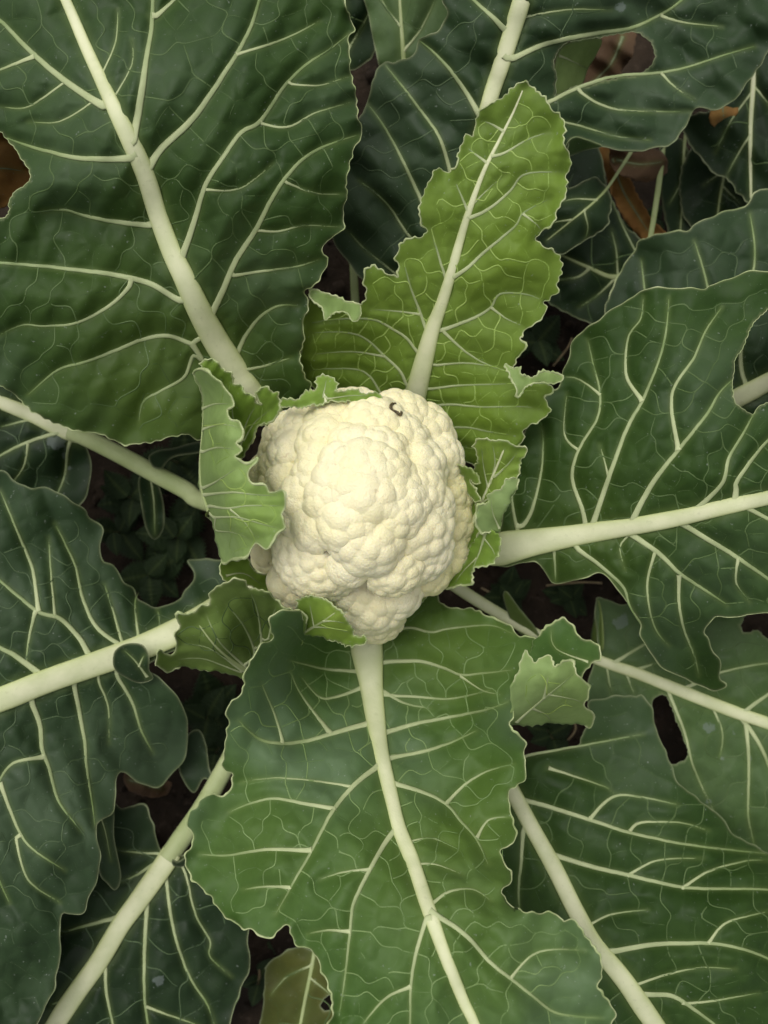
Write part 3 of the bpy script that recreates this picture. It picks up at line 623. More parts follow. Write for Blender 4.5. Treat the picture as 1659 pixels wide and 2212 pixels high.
# --- front leaf
E = leaf([(650,1321),(605,1321),(585,1346),(590,1376),(560,1401),(545,1431),(530,1451),(530,1471),(520,1501),(500,1521),(492,1536),(495,1566),(490,1586),(487,1631),(486,1664),(505,1674),(500,1704),(485,1722),(445,1719),(425,1744),(407,1772),(420,1814),(405,1844),(407,1874),(430,1914),(460,1939),(480,1969),(515,1999),(545,2007),(580,2024),(620,1999),(640,2034),(675,2054),(695,2094),(715,2134),(720,2184),(712,2222),(720,2300),(820,2420),(1000,2490),(1150,2480),(1280,2400),(1330,2300),(1320,2222),(1330,2189),(1310,2164),(1290,2134),(1300,2109),(1295,2069),(1280,2049),(1240,1989),(1215,1994),(1195,1974),(1120,1969),(1085,1929),(1105,1899),(1090,1869),(1080,1839),(1110,1819),(1107,1784),(1100,1709),(1130,1684),(1135,1659),(1133,1630),(1130,1601),(1110,1586),(1098,1568),(1110,1535),(1112,1490),(1128,1450),(1150,1415),(1155,1381),(1125,1376),(1100,1351),(1060,1336),(1015,1316),(990,1316),(955,1311),(945,1296),(940,1276),(900,1280),(850,1320),(790,1360),(720,1370),(660,1350)],
  [(795,1110,.08),(793,1406,.152),(815,1581,.188),(862,1789,.236),(960,2059,.288),(1100,2450,.300),(645,1325,.235),(592,1376,.236),(530,1470,.240),(490,1650,.214),(410,1850,.220),(570,2020,.252),(720,2200,.278),(655,1480,.176),(700,1400,.158),(1000,1316,.162),(1150,1395,.20),(1112,1540,.226),(1130,1640,.222),(1090,1860,.245),(1240,1990,.272),(1320,2200,.288),(980,1560,.178),(600,1620,.212),(640,1880,.256),(1000,1700,.206),(1010,1960,.280)], 'mid',
  midrib=[(CX,CY,44),(790,1290,66),(792,1390,70),(795,1420,66),(803,1486,50),(815,1581,40),(828,1650,34),(846,1725,31),(862,1789,31),(890,1859,32),(924,1959,31),(960,2059,28),(1000,2159,25),(1025,2212,23),(1070,2330,14),(1105,2470,4)],
  veins=[([(785,1452),(770,1450),(700,1441),(625,1426)],7),([(795,1480),(778,1487),(725,1506),(690,1505),(650,1461)],8),([(810,1558),(800,1562),(715,1586),(665,1600),(610,1606),(560,1596),(515,1556)],11),([(710,1580),(650,1501),(625,1446)],7.5),([(610,1600),(595,1546),(565,1476)],6),([(825,1645),(810,1660),(765,1695),(720,1750),(670,1840),(625,1920),(595,1975)],10),([(720,1747),(650,1735),(590,1725),(540,1735),(495,1755)],8),([(670,1837),(590,1835),(540,1840),(490,1848),(430,1845)],8),([(625,1917),(575,1915),(525,1922)],6),([(856,1792),(838,1812),(800,1875),(765,1950),(755,2020),(745,2110),(735,2180)],9),([(753,2012),(710,2010),(665,2017)],6),([(922,1985),(900,2059),(887,2134),(887,2212),(880,2300)],8),([(885,2132),(830,2159),(780,2220)],6),
   ([(812,1435),(830,1431),(905,1431),(955,1446),(995,1461),(1045,1456),(1105,1448)],8),([(815,1490),(832,1496),(880,1521),(930,1531)],7),([(820,1500),(905,1503),(975,1506),(1060,1490)],6),([(820,1588),(838,1581),(905,1561),(980,1546),(1055,1531),(1100,1515)],9),([(830,1642),(850,1636),(920,1621),(980,1601),(1030,1578)],9),([(842,1690),(855,1694),(920,1714),(965,1739),(995,1774),(1030,1814),(1055,1869)],9),([(965,1735),(1005,1694),(1050,1667),(1110,1650)],6),([(1030,1811),(1055,1774),(1100,1764)],5),([(928,1968),(945,1979),(985,2004),(1020,2034),(1060,2079),(1105,2114),(1155,2154),(1205,2189),(1300,2200)],9),([(1105,2111),(1145,2069),(1190,2054),(1265,2054)],5),([(925,1958),(937,1949),(970,1926),(1020,1921),(1060,1946)],6),([(820,1375),(880,1356),(930,1366),(980,1356),(1060,1350),(1110,1370)],6),([(762,1700),(700,1690),(600,1680),(520,1690)],4.5),([(800,1878),(740,1885),(690,1900)],5),([(875,1822),(930,1812),(980,1830)],4),([(893,1868),(940,1868),(1000,1890)],4),([(995,1461),(1040,1490),(1080,1500)],4)],
  teeth=(5, 30), ruffle=(.0035, 80, 20), wob=.0018, quilt=.003, netmat='net_m', young=[(1000,1850,230,.45),(960,1400,160,.5),(560,1800,160,.2),(1130,2080,160,.3)], rimw=4.4)
fold(E, [(1150,1400),(1155,1381),(1190,1351),(1215,1336),(1235,1351),(1250,1376),(1283,1388),(1297,1418),(1275,1436),(1250,1462),(1225,1470),(1170,1470),(1130,1450)], [(1150,1400,.212),(1215,1338,.198),(1295,1418,.203),(1240,1455,.226),(1150,1450,.226)], 'mid', norim=[(1150,1420,45),(1200,1470,50)], teeth=(4,20), rimw=5, veins=[([(1270,1430),(1200,1400),(1190,1360)],4)], name='curled_tip')
fold(E, [(1135,1409),(1155,1431),(1185,1416),(1200,1441),(1230,1428),(1247,1456),(1265,1476),(1270,1501),(1262,1526),(1280,1541),(1275,1571),(1245,1563),(1180,1563),(1100,1566),(1108,1541),(1103,1496),(1118,1456)], [(1140,1411,.232),(1240,1435,.230),(1275,1560,.190),(1105,1560,.218),(1180,1565,.188),(1185,1520,.228),(1185,1480,.240),(1250,1500,.226)], 'under', norim=[(1170,1568,78),(1104,1500,26),(1235,1566,30)], teeth=(4,20), rimw=5.5, veins=[([(1115,1560),(1170,1510),(1240,1455)],7),([(1175,1508),(1185,1460)],4),([(1185,1500),(1240,1510),(1260,1520)],4),([(1150,1530),(1180,1545),(1190,1560)],4)], net=.8, name='curled_flap', netmat='net_y')

# --- left leaf with the thick midrib
F_ = leaf([(0,1018),(30,1038),(60,1056),(100,1056),(130,1068),(155,1083),(185,1103),(192,1116),(220,1143),(215,1181),(220,1216),(245,1223),(265,1256),(285,1268),(295,1291),(325,1311),(350,1311),(390,1296),(400,1276),(420,1256),(417,1231),(405,1211),(425,1208),(470,1211),(540,1210),(560,1240),(500,1320),(430,1385),(380,1405),(330,1425),(318,1445),(340,1466),(370,1491),(395,1526),(405,1566),(405,1606),(395,1641),(375,1665),(340,1697),(300,1690),(270,1670),(256,1672),(247,1700),(243,1750),(207,1784),(215,1834),(215,1869),(207,1904),(190,1939),(180,1969),(150,1974),(135,1974),(127,2004),(132,2054),(120,2104),(115,2134),(100,2169),(80,2212),(0,2330),(-120,2400),(-260,2350),(-380,2200),(-450,1950),(-460,1700),(-420,1450),(-350,1250),(-220,1100),(-100,1030)],
  [(795,1110,.08),(450,1330,.135),(370,1371,.15),(200,1436,.165),(0,1511,.185),(-350,1620,.18),(60,1056,.158),(220,1160,.138),(320,1310,.132),(420,1240,.115),(100,1250,.163),(400,1590,.128),(340,1690,.120),(250,1700,.148),(150,1650,.163),(207,1790,.178),(215,1870,.17),(130,2000,.175),(90,2200,.18),(-200,2000,.19),(-300,1200,.17)], 'blue',
  midrib=[(CX,CY,44),(600,1235,60),(450,1330,62),(370,1371,59),(300,1401,55),(200,1436,54),(100,1471,54),(0,1511,54),(-150,1565,44),(-350,1620,20),(-450,1650,6)],
  veins=[([(302,1390),(292,1306),(300,1280)],6),([(266,1395),(240,1306),(225,1262)],6),([(262,1395),(210,1356),(180,1296),(165,1226),(140,1171),(118,1130)],8),([(196,1425),(190,1411),(170,1376),(130,1336),(85,1323),(30,1281),(0,1256),(-70,1200)],10),([(83,1320),(70,1231),(40,1156),(20,1106),(0,1060)],7),([(75,1326),(60,1400),(58,1440)],6),([(118,1333),(110,1240),(105,1161)],5),([(88,1460),(80,1451),(30,1416),(0,1401),(-80,1350)],12),([(66,1500),(70,1521),(85,1566),(90,1621),(105,1659),(127,1734),(175,1794)],10),([(88,1636),(30,1650),(0,1690),(-20,1740)],7),([(0,1690),(40,1793),(75,1838),(140,1880)],7),([(160,1470),(162,1491),(175,1556),(185,1606),(188,1659),(200,1734),(205,1784)],8.5),([(250,1445),(255,1466),(285,1521),(305,1581),(330,1626)],8),([(212,1455),(215,1476),(235,1531),(235,1606)],5),([(-60,1545),(-70,1650),(-40,1800),(20,1950)],10),([(35,1960-150),(60,1900),(130,1950)],5),([(345,1385),(345,1340),(340,1318)],5)],
  teeth=(3, 60), ruffle=(.002, 120, 16), netmat='net_b', quilt=.0025, rim='rim_d')
fold(F_, [(244,1430),(250,1406),(275,1391),(305,1393),(321,1416),(322,1446),(330,1466),(300,1475),(268,1462),(250,1448)], [(245,1430,.180),(275,1392,.180),(320,1420,.176),(325,1466,.158),(265,1460,.172)], 'blue', teeth=None, rim='rim_d', rimw=2.2, name='basal_lobe', veins=[([(318,1462),(295,1432),(268,1405)],4),([(300,1440),(312,1415)],3)], net=1.2, netmat='net_b')
fold(F_, [(207,1784),(225,1745),(248,1690),(247,1750),(246,1809),(261,1889),(250,1922),(232,1908),(214,1880)], [(207,1784,.170),(248,1690,.143),(260,1889,.145),(250,1920,.145),(215,1880,.160)], 'blue', teeth=None, rim='rim_d', rimw=3, veins=[([(208,1740),(230,1800),(240,1860)],3)])

# --- lower left leaf
G = leaf([(240,1740),(265,1748),(310,1740),(325,1769),(335,1799),(345,1834),(352,1856),(372,1866),(410,1850),(470,1920),(530,1990),(535,2039),(540,2084),(525,2119),(510,2159),(495,2212),(450,2330),(330,2450),(150,2520),(0,2480),(-50,2380),(0,2250),(60,2120),(100,2000),(150,1900),(200,1800)],
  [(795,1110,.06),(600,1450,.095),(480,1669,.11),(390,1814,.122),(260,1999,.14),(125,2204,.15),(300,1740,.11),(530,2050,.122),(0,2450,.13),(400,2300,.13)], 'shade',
  petiole=[(CX,CY,34,.06),(600,1450,40,.095),(480,1669,40,.11),(435,1749,43,.117),(390,1814,44,.122),(362,1855,44,.126)],
  midrib=[(372,1840,44),(350,1874,45),(300,1944,44),(260,1999,42),(215,2074,43),(165,2144,43),(125,2204,42),(60,2310,26),(-20,2450,8)],
  veins=[([(335,1866),(320,1874),(295,1889),(262,1904)],7),([(265,1978),(250,1982),(200,1994),(135,2014)],9),([(355,1848),(340,1844),(280,1839),(245,1834)],5),([(358,1875),(360,1904),(370,1979),(390,2059),(415,2119),(450,2174),(470,2240)],7),([(315,1940),(317,1964),(312,2059),(312,2134),(320,2212),(340,2300)],8.5),([(375,1850),(400,1884),(425,1979),(455,2034),(455,2069),(500,2110)],5),([(225,2070),(228,2094),(232,2149),(245,2212),(265,2300)],7),([(318,2175),(370,2194),(430,2215)],4.5),([(150,2155),(110,2170)],6)],
  teeth=(2.5, 50), ruffle=(.0015, 110, 14), netmat='net_b', spots=[(340,2120,16)], net=.7, rim='rim_d', rimw=3)
fold(G, [(405,1590),(430,1578),(445,1610),(452,1660),(462,1692),(440,1682),(420,1712),(400,1692),(386,1650)], [(405,1590,.108),(445,1610,.105),(460,1690,.112),(390,1650,.10)], 'shade', teeth=None, rim='rim_d', rimw=2.5, name='basal_lobe')
fold(G, [(372,1858),(385,1862),(412,1846),(418,1856),(395,1872),(375,1870)], [(372,1860,.140),(412,1850,.138),(390,1870,.134)], 'shade', teeth=None, rim='rim_d', rimw=3, name='basal_lobe')

# --- lower right leaf
H = leaf([(1140,1633),(1195,1623),(1250,1611),(1255,1596),(1265,1576),(1277,1556),(1275,1516),(1310,1508),(1335,1503),(1375,1506),(1385,1501),(1400,1521),(1410,1536),(1415,1571),(1430,1606),(1445,1646),(1450,1659),(1462,1689),(1480,1704),(1505,1724),(1535,1749),(1550,1759),(1580,1799),(1605,1814),(1659,1844),(1760,1900),(1850,2050),(1850,2250),(1750,2420),(1600,2500),(1450,2480),(1350,2400),(1270,2280),(1230,2150),(1180,2080),(1100,1980),(1070,1880),(1060,1780),(1070,1700),(1100,1650)],
  [(795,1110,.07),(1000,1500,.115),(1110,1714,.14),(1245,1969,.175),(1405,2199,.20),(1600,2480,.17),(1390,1505,.13),(1550,1760,.146),(1640,1850,.140),(1640,1910,.163),(1800,2050,.17),(1120,1950,.155),(1250,1615,.132),(1560,2050,.188)], 'dark',
  midrib=[(CX,CY,34),(950,1400,36),(1050,1600,34),(1110,1714,34),(1150,1789,34),(1200,1879,36),(1245,1969,37),(1290,2044,39),(1350,2119,41),(1405,2199,42),(1500,2330,26),(1590,2470,8)],
  veins=[([(1115,1720),(1124,1726),(1190,1744),(1275,1771),(1360,1799),(1445,1819),(1530,1831),(1655,1844)],8.5),([(1275,1768),(1325,1722),(1390,1724),(1465,1739)],6),([(1185,1659),(1245,1679),(1315,1704),(1325,1720)],5),([(1360,1796),(1385,1776),(1470,1776),(1530,1794)],4.5),([(1188,1848),(1202,1849),(1280,1874),(1355,1894),(1465,1919),(1545,1924),(1659,1924),(1740,1940)],9),([(1355,1892),(1420,1859),(1520,1854)],4.5),([(1475,1918),(1530,1884),(1610,1861),(1659,1859)],5),([(1310,2056),(1330,2054),(1400,2042),(1460,2039),(1525,2039),(1590,2049),(1640,2064),(1730,2100)],9.5),([(1530,2038),(1570,1994),(1659,1969)],5),([(1380,2148),(1410,2148),(1455,2152),(1500,2180),(1580,2240)],10),([(1475,2168),(1545,2160),(1640,2145)],5),([(1140,1775),(1130,1800),(1125,1869),(1120,1919),(1122,1970)],8),([(1370,2130),(1395,2120),(1445,2104),(1520,2089),(1590,2094)],4.5),([(1115,1650),(1140,1633),(1255,1613),(1330,1598),(1390,1586)],6),([(1270,2000),(1320,1975),(1400,1965)],4.5)],
  teeth=(2.5, 45), ruffle=(.0016, 110, 14), quilt=.0025, net=.8, rim='rim_d')

# --- pale right lower leaf
I_ = leaf([(1290,1296),(1310,1296),(1345,1306),(1400,1290),(1500,1310),(1600,1270),(1720,1300),(1900,1420),(2000,1600),(1950,1800),(1800,1900),(1600,1890),(1500,1790),(1430,1680),(1380,1570),(1310,1545),(1272,1520),(1267,1490),(1282,1440),(1292,1400),(1287,1340)],
  [(795,1110,.06),(1050,1310,.08),(1294,1426,.10),(1480,1496,.11),(1659,1561,.115),(1300,1300,.088),(1600,1880,.10),(1900,1600,.10),(1600,1300,.10)], 'pale',
  midrib=[(CX,CY,26),(960,1250,26),(1150,1365,24),(1294,1426,23),(1380,1456,25),(1480,1496,27),(1580,1535,28),(1659,1562,27),(1780,1605,18),(1950,1660,6)],
  holes=[[(1409,1526),(1412,1511),(1425,1503),(1440,1506),(1450,1531),(1460,1556),(1470,1581),(1480,1606),(1483,1636),(1465,1648),(1445,1646),(1420,1600)],[(1602,1351),(1610,1331),(1630,1321),(1690,1330),(1700,1390),(1659,1381),(1640,1361),(1610,1366)]],
  veins=[([(1320,1432),(1330,1430),(1390,1393),(1440,1365)],7),([(1365,1450),(1375,1446),(1420,1431)],6),([(1470,1490),(1540,1460),(1560,1451),(1620,1438),(1690,1430)],6.5),([(1600,1542),(1610,1536),(1659,1501),(1740,1450)],8),([(1595,1545),(1605,1556),(1640,1606),(1665,1660),(1700,1740)],9),([(1612,1570),(1617,1659),(1615,1759),(1630,1829)],7),([(1535,1520),(1560,1581),(1555,1636)],4.5),([(1440,1485),(1475,1575),(1497,1659),(1525,1720),(1560,1790)],6),([(1350,1448),(1370,1500)],4.5),([(1310,1436),(1318,1480),(1322,1510)],4)],
  teeth=(2, 40), ruffle=(.0012, 100, 14), spots=[(1530,1568,15),(1585,1585,5),(1560,1638,6),(1565,1700,9),(1532,1733,8),(1620,1640,6),(1340,1345,20)], net=.8, rim='rim_d')
fold(I_, [(1290,1296),(1300,1330),(1303,1400),(1290,1402),(1276,1380),(1282,1340)], [(1290,1296,.094),(1303,1398,.104),(1276,1380,.085)], 'olive', teeth=None, rim=None)
fold(I_, [(1087,1286),(1095,1279),(1115,1306),(1135,1331),(1155,1356),(1164,1381),(1130,1373),(1110,1353),(1098,1326)], [(1090,1282,.115),(1160,1378,.09),(1110,1350,.085)], 'olive', teeth=None, rim='rim_d', rimw=3, name='basal_lobe')

# --- left petiole leaf
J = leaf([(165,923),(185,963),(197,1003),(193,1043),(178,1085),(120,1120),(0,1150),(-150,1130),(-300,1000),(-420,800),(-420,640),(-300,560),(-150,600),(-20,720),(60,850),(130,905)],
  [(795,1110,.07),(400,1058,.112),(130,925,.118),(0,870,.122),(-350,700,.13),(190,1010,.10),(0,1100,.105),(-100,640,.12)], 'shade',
  petiole=[(CX,CY,34,.07),(600,1115,38,.10),(440,1083,39,.110),(400,1058,39,.112),(325,1018,39,.113),(260,983,38,.115),(190,948,37,.117),(150,932,36,.117)],
  midrib=[(172,942,36),(130,925,37),(75,898,34),(0,868,29),(-150,800,20),(-380,690,6)],
  veins=[([(130,930),(115,938),(60,958),(0,988),(-80,1030)],7.5),([(75,905),(50,910),(0,922)],5),([(160,935),(155,945),(145,978),(140,1028),(120,1078)],6.5),([(60,960),(50,1010),(20,1050)],4)],
  teeth=None, ruffle=(.001, 100, 14), netmat='net_b', spots=[(120,950,24),(148,1015,9),(140,985,10)], net=.8, rim='rim_d', rimw=3)
fold(J, [(300,1033),(325,1022),(341,1045),(353,1090),(353,1140),(335,1165),(318,1147),(307,1100)], [(320,1028,.108),(335,1160,.07),(300,1080,.085),(352,1080,.085)], 'shade', teeth=None, rim='rim_d', rimw=2.5, name='basal_lobe', veins=[([(325,1030),(333,1090),(335,1155)],3.5)])
fold(J, [(322,985),(345,972),(375,968),(430,955),(436,975),(380,985),(358,1000),(350,1012),(330,1008)], [(330,1000,.125),(430,960,.10),(380,985,.115)], 'shade', teeth=None, rim='rim_d', rimw=2.5, name='basal_lobe')

# --- yellowing leaf under the front leaf
leaf([(575,2094),(600,2068),(640,2047),(675,2057),(705,2090),(735,2140),(735,2230),(690,2320),(610,2340),(560,2270),(570,2170)], [(795,1110,.05),(720,1700,.07),(650,2050,.09),(575,2150,.085),(720,2200,.10),(640,2330,.08)], 'yellow',
  midrib=[(CX,CY,26),(760,1500,22),(715,1800,16),(680,2050,9),(655,2180,7),(630,2320,4)], midmat='petiole', holes=[[(692,2172),(700,2158),(716,2150),(720,2170),(708,2182),(698,2180)]], veins=[([(672,2085),(620,2110),(585,2150)],4),([(668,2110),(705,2140),(725,2160)],4)], teeth=(2,30), rim='rim_d', rimw=3, net=.7)

# --- inner leaves hugging the head
cz = curd_px
P_ = leaf(cz([(28,105),(60,85),(100,110),(150,150),(190,205),(203,245),(175,265),(190,305),(232,325),(243,380),(215,410),(238,445),(210,470),(265,505),(310,478),(268,545),(285,590),(345,600),(365,632),(420,622),(432,680),(415,730),(430,785),(395,815),(350,880),(300,855),(265,910),(205,922),(160,940),(135,880),(115,780),(80,690),(50,600),(52,500),(65,380),(68,250),(60,180)]),
  [(*cz([(a,b)])[0], z) for a,b,z in [(28,105,.228),(90,100,.250),(200,240,.262),(66,300,.196),(110,320,.248),(240,380,.266),(150,400,.263),(55,520,.188),(110,540,.244),(260,520,.268),(180,600,.264),(430,680,.275),(300,680,.272),(85,700,.19),(140,720,.243),(350,870,.262),(220,800,.258),(160,935,.215),(130,860,.196)]], 'under',
  petiole=[(CX,CY,30,.09),(640,1130,34,.12),(500,1130,28,.17),(452,1110,20,.205)],
  midrib=[(452,1108,18),(436,1060,13),(432,1000,9),(437,930,6),(440,870,4)],
  veins=[(cz(v),w) for v,w in [([(70,610),(110,590),(160,560),(215,525)],5),([(85,640),(200,630),(300,640),(400,645)],5),([(100,690),(170,700),(260,690),(420,690)],4.5),([(115,740),(220,740),(330,770),(400,790)],4.5),([(125,800),(200,810),(280,840)],4),([(70,350),(150,330),(230,345)],4.5),([(68,450),(130,430),(210,440)],4.5),([(66,260),(120,240),(190,240)],4),([(190,705),(250,760),(300,830)],3.5)]],
  norim=[(435,900,30),(432,960,32),(430,1020,34),(436,1075,34),(455,1130,34),(468,1180,28)], teeth=(2.2,26), ruffle=(.0016,40,12), quilt=.002, net=1.0, netmat='net_y', g=5, rimw=7.5, young=[(560,1100,70,.8)], midmat='petiole')
fold(P_, cz([(62,65),(105,38),(135,62),(155,90),(192,100),(195,150),(240,158),(250,195),(290,205),(305,235),(330,240),(303,190),(345,165),(370,190),(395,185),(403,235),(398,290),(370,315),(330,322),(300,360),(270,430),(230,480),(195,440),(170,330),(140,200),(85,110)]), [(*cz([(a,b)])[0],z) for a,b,z in [(62,65,.24),(150,85,.247),(250,190,.245),(400,230,.247),(330,320,.238),(230,470,.218),(180,330,.232),(300,270,.240)]], 'lime', teeth=(4.5,14), rimw=5.5, ruffle=(.0014,26,16), veins=[(cz(v),w) for v,w in [([(230,450),(260,330),(300,250)],4),([(210,430),(200,300),(170,150)],4),([(250,400),(300,320),(370,260)],3)]], name='inner_face', net=.8, netmat='net_y')
fold(P_, cz([(155,925),(250,905),(300,985),(385,1000),(378,1062),(330,1068),(270,1040),(165,1020)]), [(*cz([(a,b)])[0],z) for a,b,z in [(155,930,.21),(160,1015,.21),(380,1030,.178),(290,960,.188)]], 'lime', teeth=(3,14), rimw=4, name='inner_face', veins=[(cz([(170,1000),(250,990),(330,1040)]),3)])
Q = leaf([(340,1436),(347,1406),(368,1418),(385,1396),(377,1371),(390,1351),(385,1331),(415,1326),(430,1311),(455,1306),(460,1276),(490,1259),(520,1254),(540,1271),(575,1281),(600,1301),(625,1318),(655,1326),(660,1360),(630,1420),(580,1470),(525,1461),(475,1451),(425,1443),(385,1441),(370,1448)],
  [(340,1436,.205),(380,1350,.216),(460,1280,.234),(540,1265,.230),(650,1325,.222),(525,1460,.165),(430,1440,.178),(480,1380,.216),(570,1350,.196)], 'olive',
  petiole=[(CX,CY,26,.09),(690,1330,26,.12),(620,1420,20,.15),(575,1450,15,.17)],
  midrib=[(580,1452,14),(530,1445,11),(470,1400,6),(430,1350,4)], midmat='petiole',
  veins=[([(525,1450),(450,1401),(395,1391)],5),([(530,1440),(475,1386),(445,1326)],5),([(550,1411),(530,1356),(490,1306)],5.5),([(565,1390),(555,1316),(540,1276)],5),([(520,1452),(440,1425),(380,1425)],4.5),([(580,1380),(590,1330),(600,1305)],4)],
  norim=[(430,1443,40),(490,1455,40),(550,1466,40),(640,1390,50)], teeth=(4.5,22), ruffle=(.0020,44,14), quilt=.003, net=.9, netmat='net', g=5, rimw=5.5)
R_ = leaf(cz([(490,1112),(520,1100),(570,1093),(610,1108),(640,1130),(690,1180),(720,1220),(730,1260),(780,1275),(770,1305),(700,1300),(620,1277),(540,1257),(500,1250),(493,1200)]), [(*cz([(a,b)])[0],z) for a,b,z in [(490,1112,.226),(600,1105,.236),(700,1190,.240),(775,1280,.230),(500,1250,.206),(640,1200,.238)]], 'lime',
  petiole=[(CX,CY,16,.09),(720,1330,16,.13),(690,1355,10,.17),(660,1364,7,.203)],
  midrib=[(*cz([(515,1250)])[0],7),(*cz([(600,1200)])[0],4),(*cz([(655,1160)])[0],2.5)], midmat='petiole', veins=[(cz(v),w) for v,w in [([(560,1225),(640,1230),(720,1250)],3),([(560,1225),(550,1170),(540,1120)],3),([(600,1200),(650,1200),(700,1210)],3)]],
  norim=[(655,1366,25),(690,1378,20)], teeth=(5,11), ruffle=(.0010,22,10), quilt=.0012, young=[(730,1335,50,1)], net=.9, netmat='net_y', g=4, rimw=4.5)
S_ = leaf(cz([(1270,430),(1300,395),(1350,402),(1410,405),(1450,425),(1500,442),(1470,500),(1455,570),(1420,640),(1370,720),(1330,790),(1290,840),(1240,880),(1215,930),(1180,990),(1140,1010),(1150,980),(1200,850),(1230,700),(1225,580),(1290,500)]), [(*cz([(a,b)])[0],z) for a,b,z in [(1280,420,.232),(1400,405,.244),(1500,442,.238),(1450,570,.236),(1230,600,.186),(1300,640,.212),(1240,860,.195),(1330,780,.218),(1160,1000,.175),(1300,500,.220)]], 'lime',
  petiole=[(CX,CY,24,.09),(960,1170,26,.13),(*cz([(1215,860)])[0],18,.172)],
  midrib=[(*cz([(1220,850)])[0],17),(*cz([(1290,700)])[0],10),(*cz([(1350,560)])[0],6),(*cz([(1400,440)])[0],4)], veins=[(cz(v),w) for v,w in [([(1330,610),(1310,520),(1300,430)],4),([(1340,590),(1360,500),(1350,420)],4),([(1360,560),(1420,500),(1460,450)],4),([(1280,720),(1270,620),(1290,540)],4),([(1300,680),(1380,620),(1430,560)],3.5)]],
  norim=[(1090,1090,40),(1060,1130,40)], teeth=(4,15), ruffle=(.0014,28,13), quilt=.0016, net=.9, netmat='net_y', g=4.5, rimw=5, young=[(1060,1010,70,.8)])
fold(S_, cz([(1458,575),(1440,640),(1400,720),(1378,795),(1350,802),(1300,802),(1275,745),(1285,700),(1325,680),(1335,640),(1390,615),(1405,580)]), [(*cz([(a,b)])[0],z) for a,b,z in [(1455,575,.238),(1378,795,.225),(1280,745,.232),(1340,645,.240),(1390,700,.238)]], 'under', norim=[(1105,1075,26),(1090,1110,24),(1078,1142,16)], teeth=(4,14), rimw=5.5, ruffle=(.0010,26,10), veins=[(cz([(1380,790),(1350,720),(1345,660)]),3)])
fold(S_, cz([(1335,790),(1385,850),(1370,900),(1340,950),(1270,960),(1250,1030),(1200,1040),(1150,1050),(1090,1030),(1150,1010),(1220,950),(1265,860),(1300,800)]), [(*cz([(a,b)])[0],z) for a,b,z in [(1335,795,.230),(1385,850,.226),(1270,960,.212),(1150,1050,.194),(1095,1030,.182),(1240,930,.204)]], 'lime', norim=[(1060,1150,22),(1035,1190,30)], teeth=(4.5,13), rimw=5.5, ruffle=(.0012,26,10), veins=[(cz(v),w) for v,w in [([(1320,800),(1290,900),(1250,1000)],5),([(1310,830),(1350,880),(1360,910)],3),([(1280,920),(1220,980),(1180,1040)],3)]], net=.8, netmat='net_y')
fold(S_, cz([(1205,515),(1245,530),(1285,560),(1280,590),(1248,575),(1268,620),(1292,650),(1275,668),(1240,630),(1225,570)]), [(*cz([(a,b)])[0],z) for a,b,z in [(1205,515,.215),(1285,565,.228),(1285,655,.222),(1235,600,.208)]], 'lime', teeth=(4.5,10), rimw=5, ruffle=(.0008,18,9))
T_ = leaf(cz([(400,218),(470,225),(520,193),(570,170),(580,118),(620,118),(662,150),(650,188),(720,178),(800,196),(845,192),(862,215),(800,232),(700,225),(640,225),(560,240),(480,250),(410,242)]), [(*cz([(a,b)])[0],z) for a,b,z in [(400,225,.215),(600,120,.226),(650,190,.232),(845,200,.224),(700,215,.228),(500,230,.225)]], 'lime',
  petiole=[(CX,CY,20,.09),(720,960,18,.14),(704,868,8,.212)], midrib=[(704,868,7),(700,845,4)], veins=[(cz(v),w) for v,w in [([(600,210),(610,160),(615,125)],3),([(620,215),(720,200),(800,205)],3)]], teeth=(5,11), ruffle=(.0010,20,9), quilt=.0008, net=0, g=4, rimw=4.5)
leaf(cz([(1008,1085),(1050,1050),(1105,1043),(1098,1078),(1060,1085),(1040,1110),(1018,1112)]), [(*cz([(a,b)])[0],z) for a,b,z in [(1010,1090,.20),(1100,1050,.195),(1040,1108,.188)]], 'lime', petiole=[(CX,CY,14,.09),(880,1240,12,.14),(912,1285,6,.188)], midrib=[(912,1288,5),(925,1275,3)], veins=[(cz([(1030,1100),(1060,1065)]),2)], teeth=(4,10), ruffle=(.0008,18,8), net=0, g=4, rimw=4)

# ------------------------------------------------------------------ the head
def curd_mat():
    m, nt, N, L = nodes_of('curd')
    co = N.new('ShaderNodeTexCoord').outputs['Object']
    n1 = noise(nt, co, 26, 3, .5); n2 = noise(nt, co, 700, 3, .6)
    c = mixc(nt, ramp(nt, n1, .3, .7), (.82, .755, .46), (.85, .79, .54))
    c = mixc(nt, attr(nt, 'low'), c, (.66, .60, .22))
    c = mixc(nt, math_(nt, 'MULTIPLY', ramp(nt, noise(nt, co, 190, 2, .5), .70, .74), .30), c, (.45, .30, .12))
    p = add(nt, 'ShaderNodeBsdfPrincipled', Roughness=.62); L.new(c, p.inputs['Base Color'])
    p.inputs['Specular IOR Level'].default_value = .25
    p.inputs['Subsurface Weight'].default_value = .3; p.inputs['Subsurface Radius'].default_value = (1, .8, .4); p.inputs['Subsurface Scale'].default_value = .0012
    vo = add(nt, 'ShaderNodeTexVoronoi', feature='F1', Scale=900.0); L.new(co, vo.inputs['Vector'])
    b = add(nt, 'ShaderNodeBump', Strength=.45, Distance=.0006); L.new(math_(nt, 'SUBTRACT', n2, vo.outputs['Distance']), b.inputs['Height']); L.new(b.outputs[0], p.inputs['Normal'])
    o = N.new('ShaderNodeOutputMaterial'); L.new(p.outputs[0], o.inputs[0]); return m
M['curd'] = curd_mat()
CC = np.array(cz([(775, 700)])[0]); CRX, CRY = 232., 268.
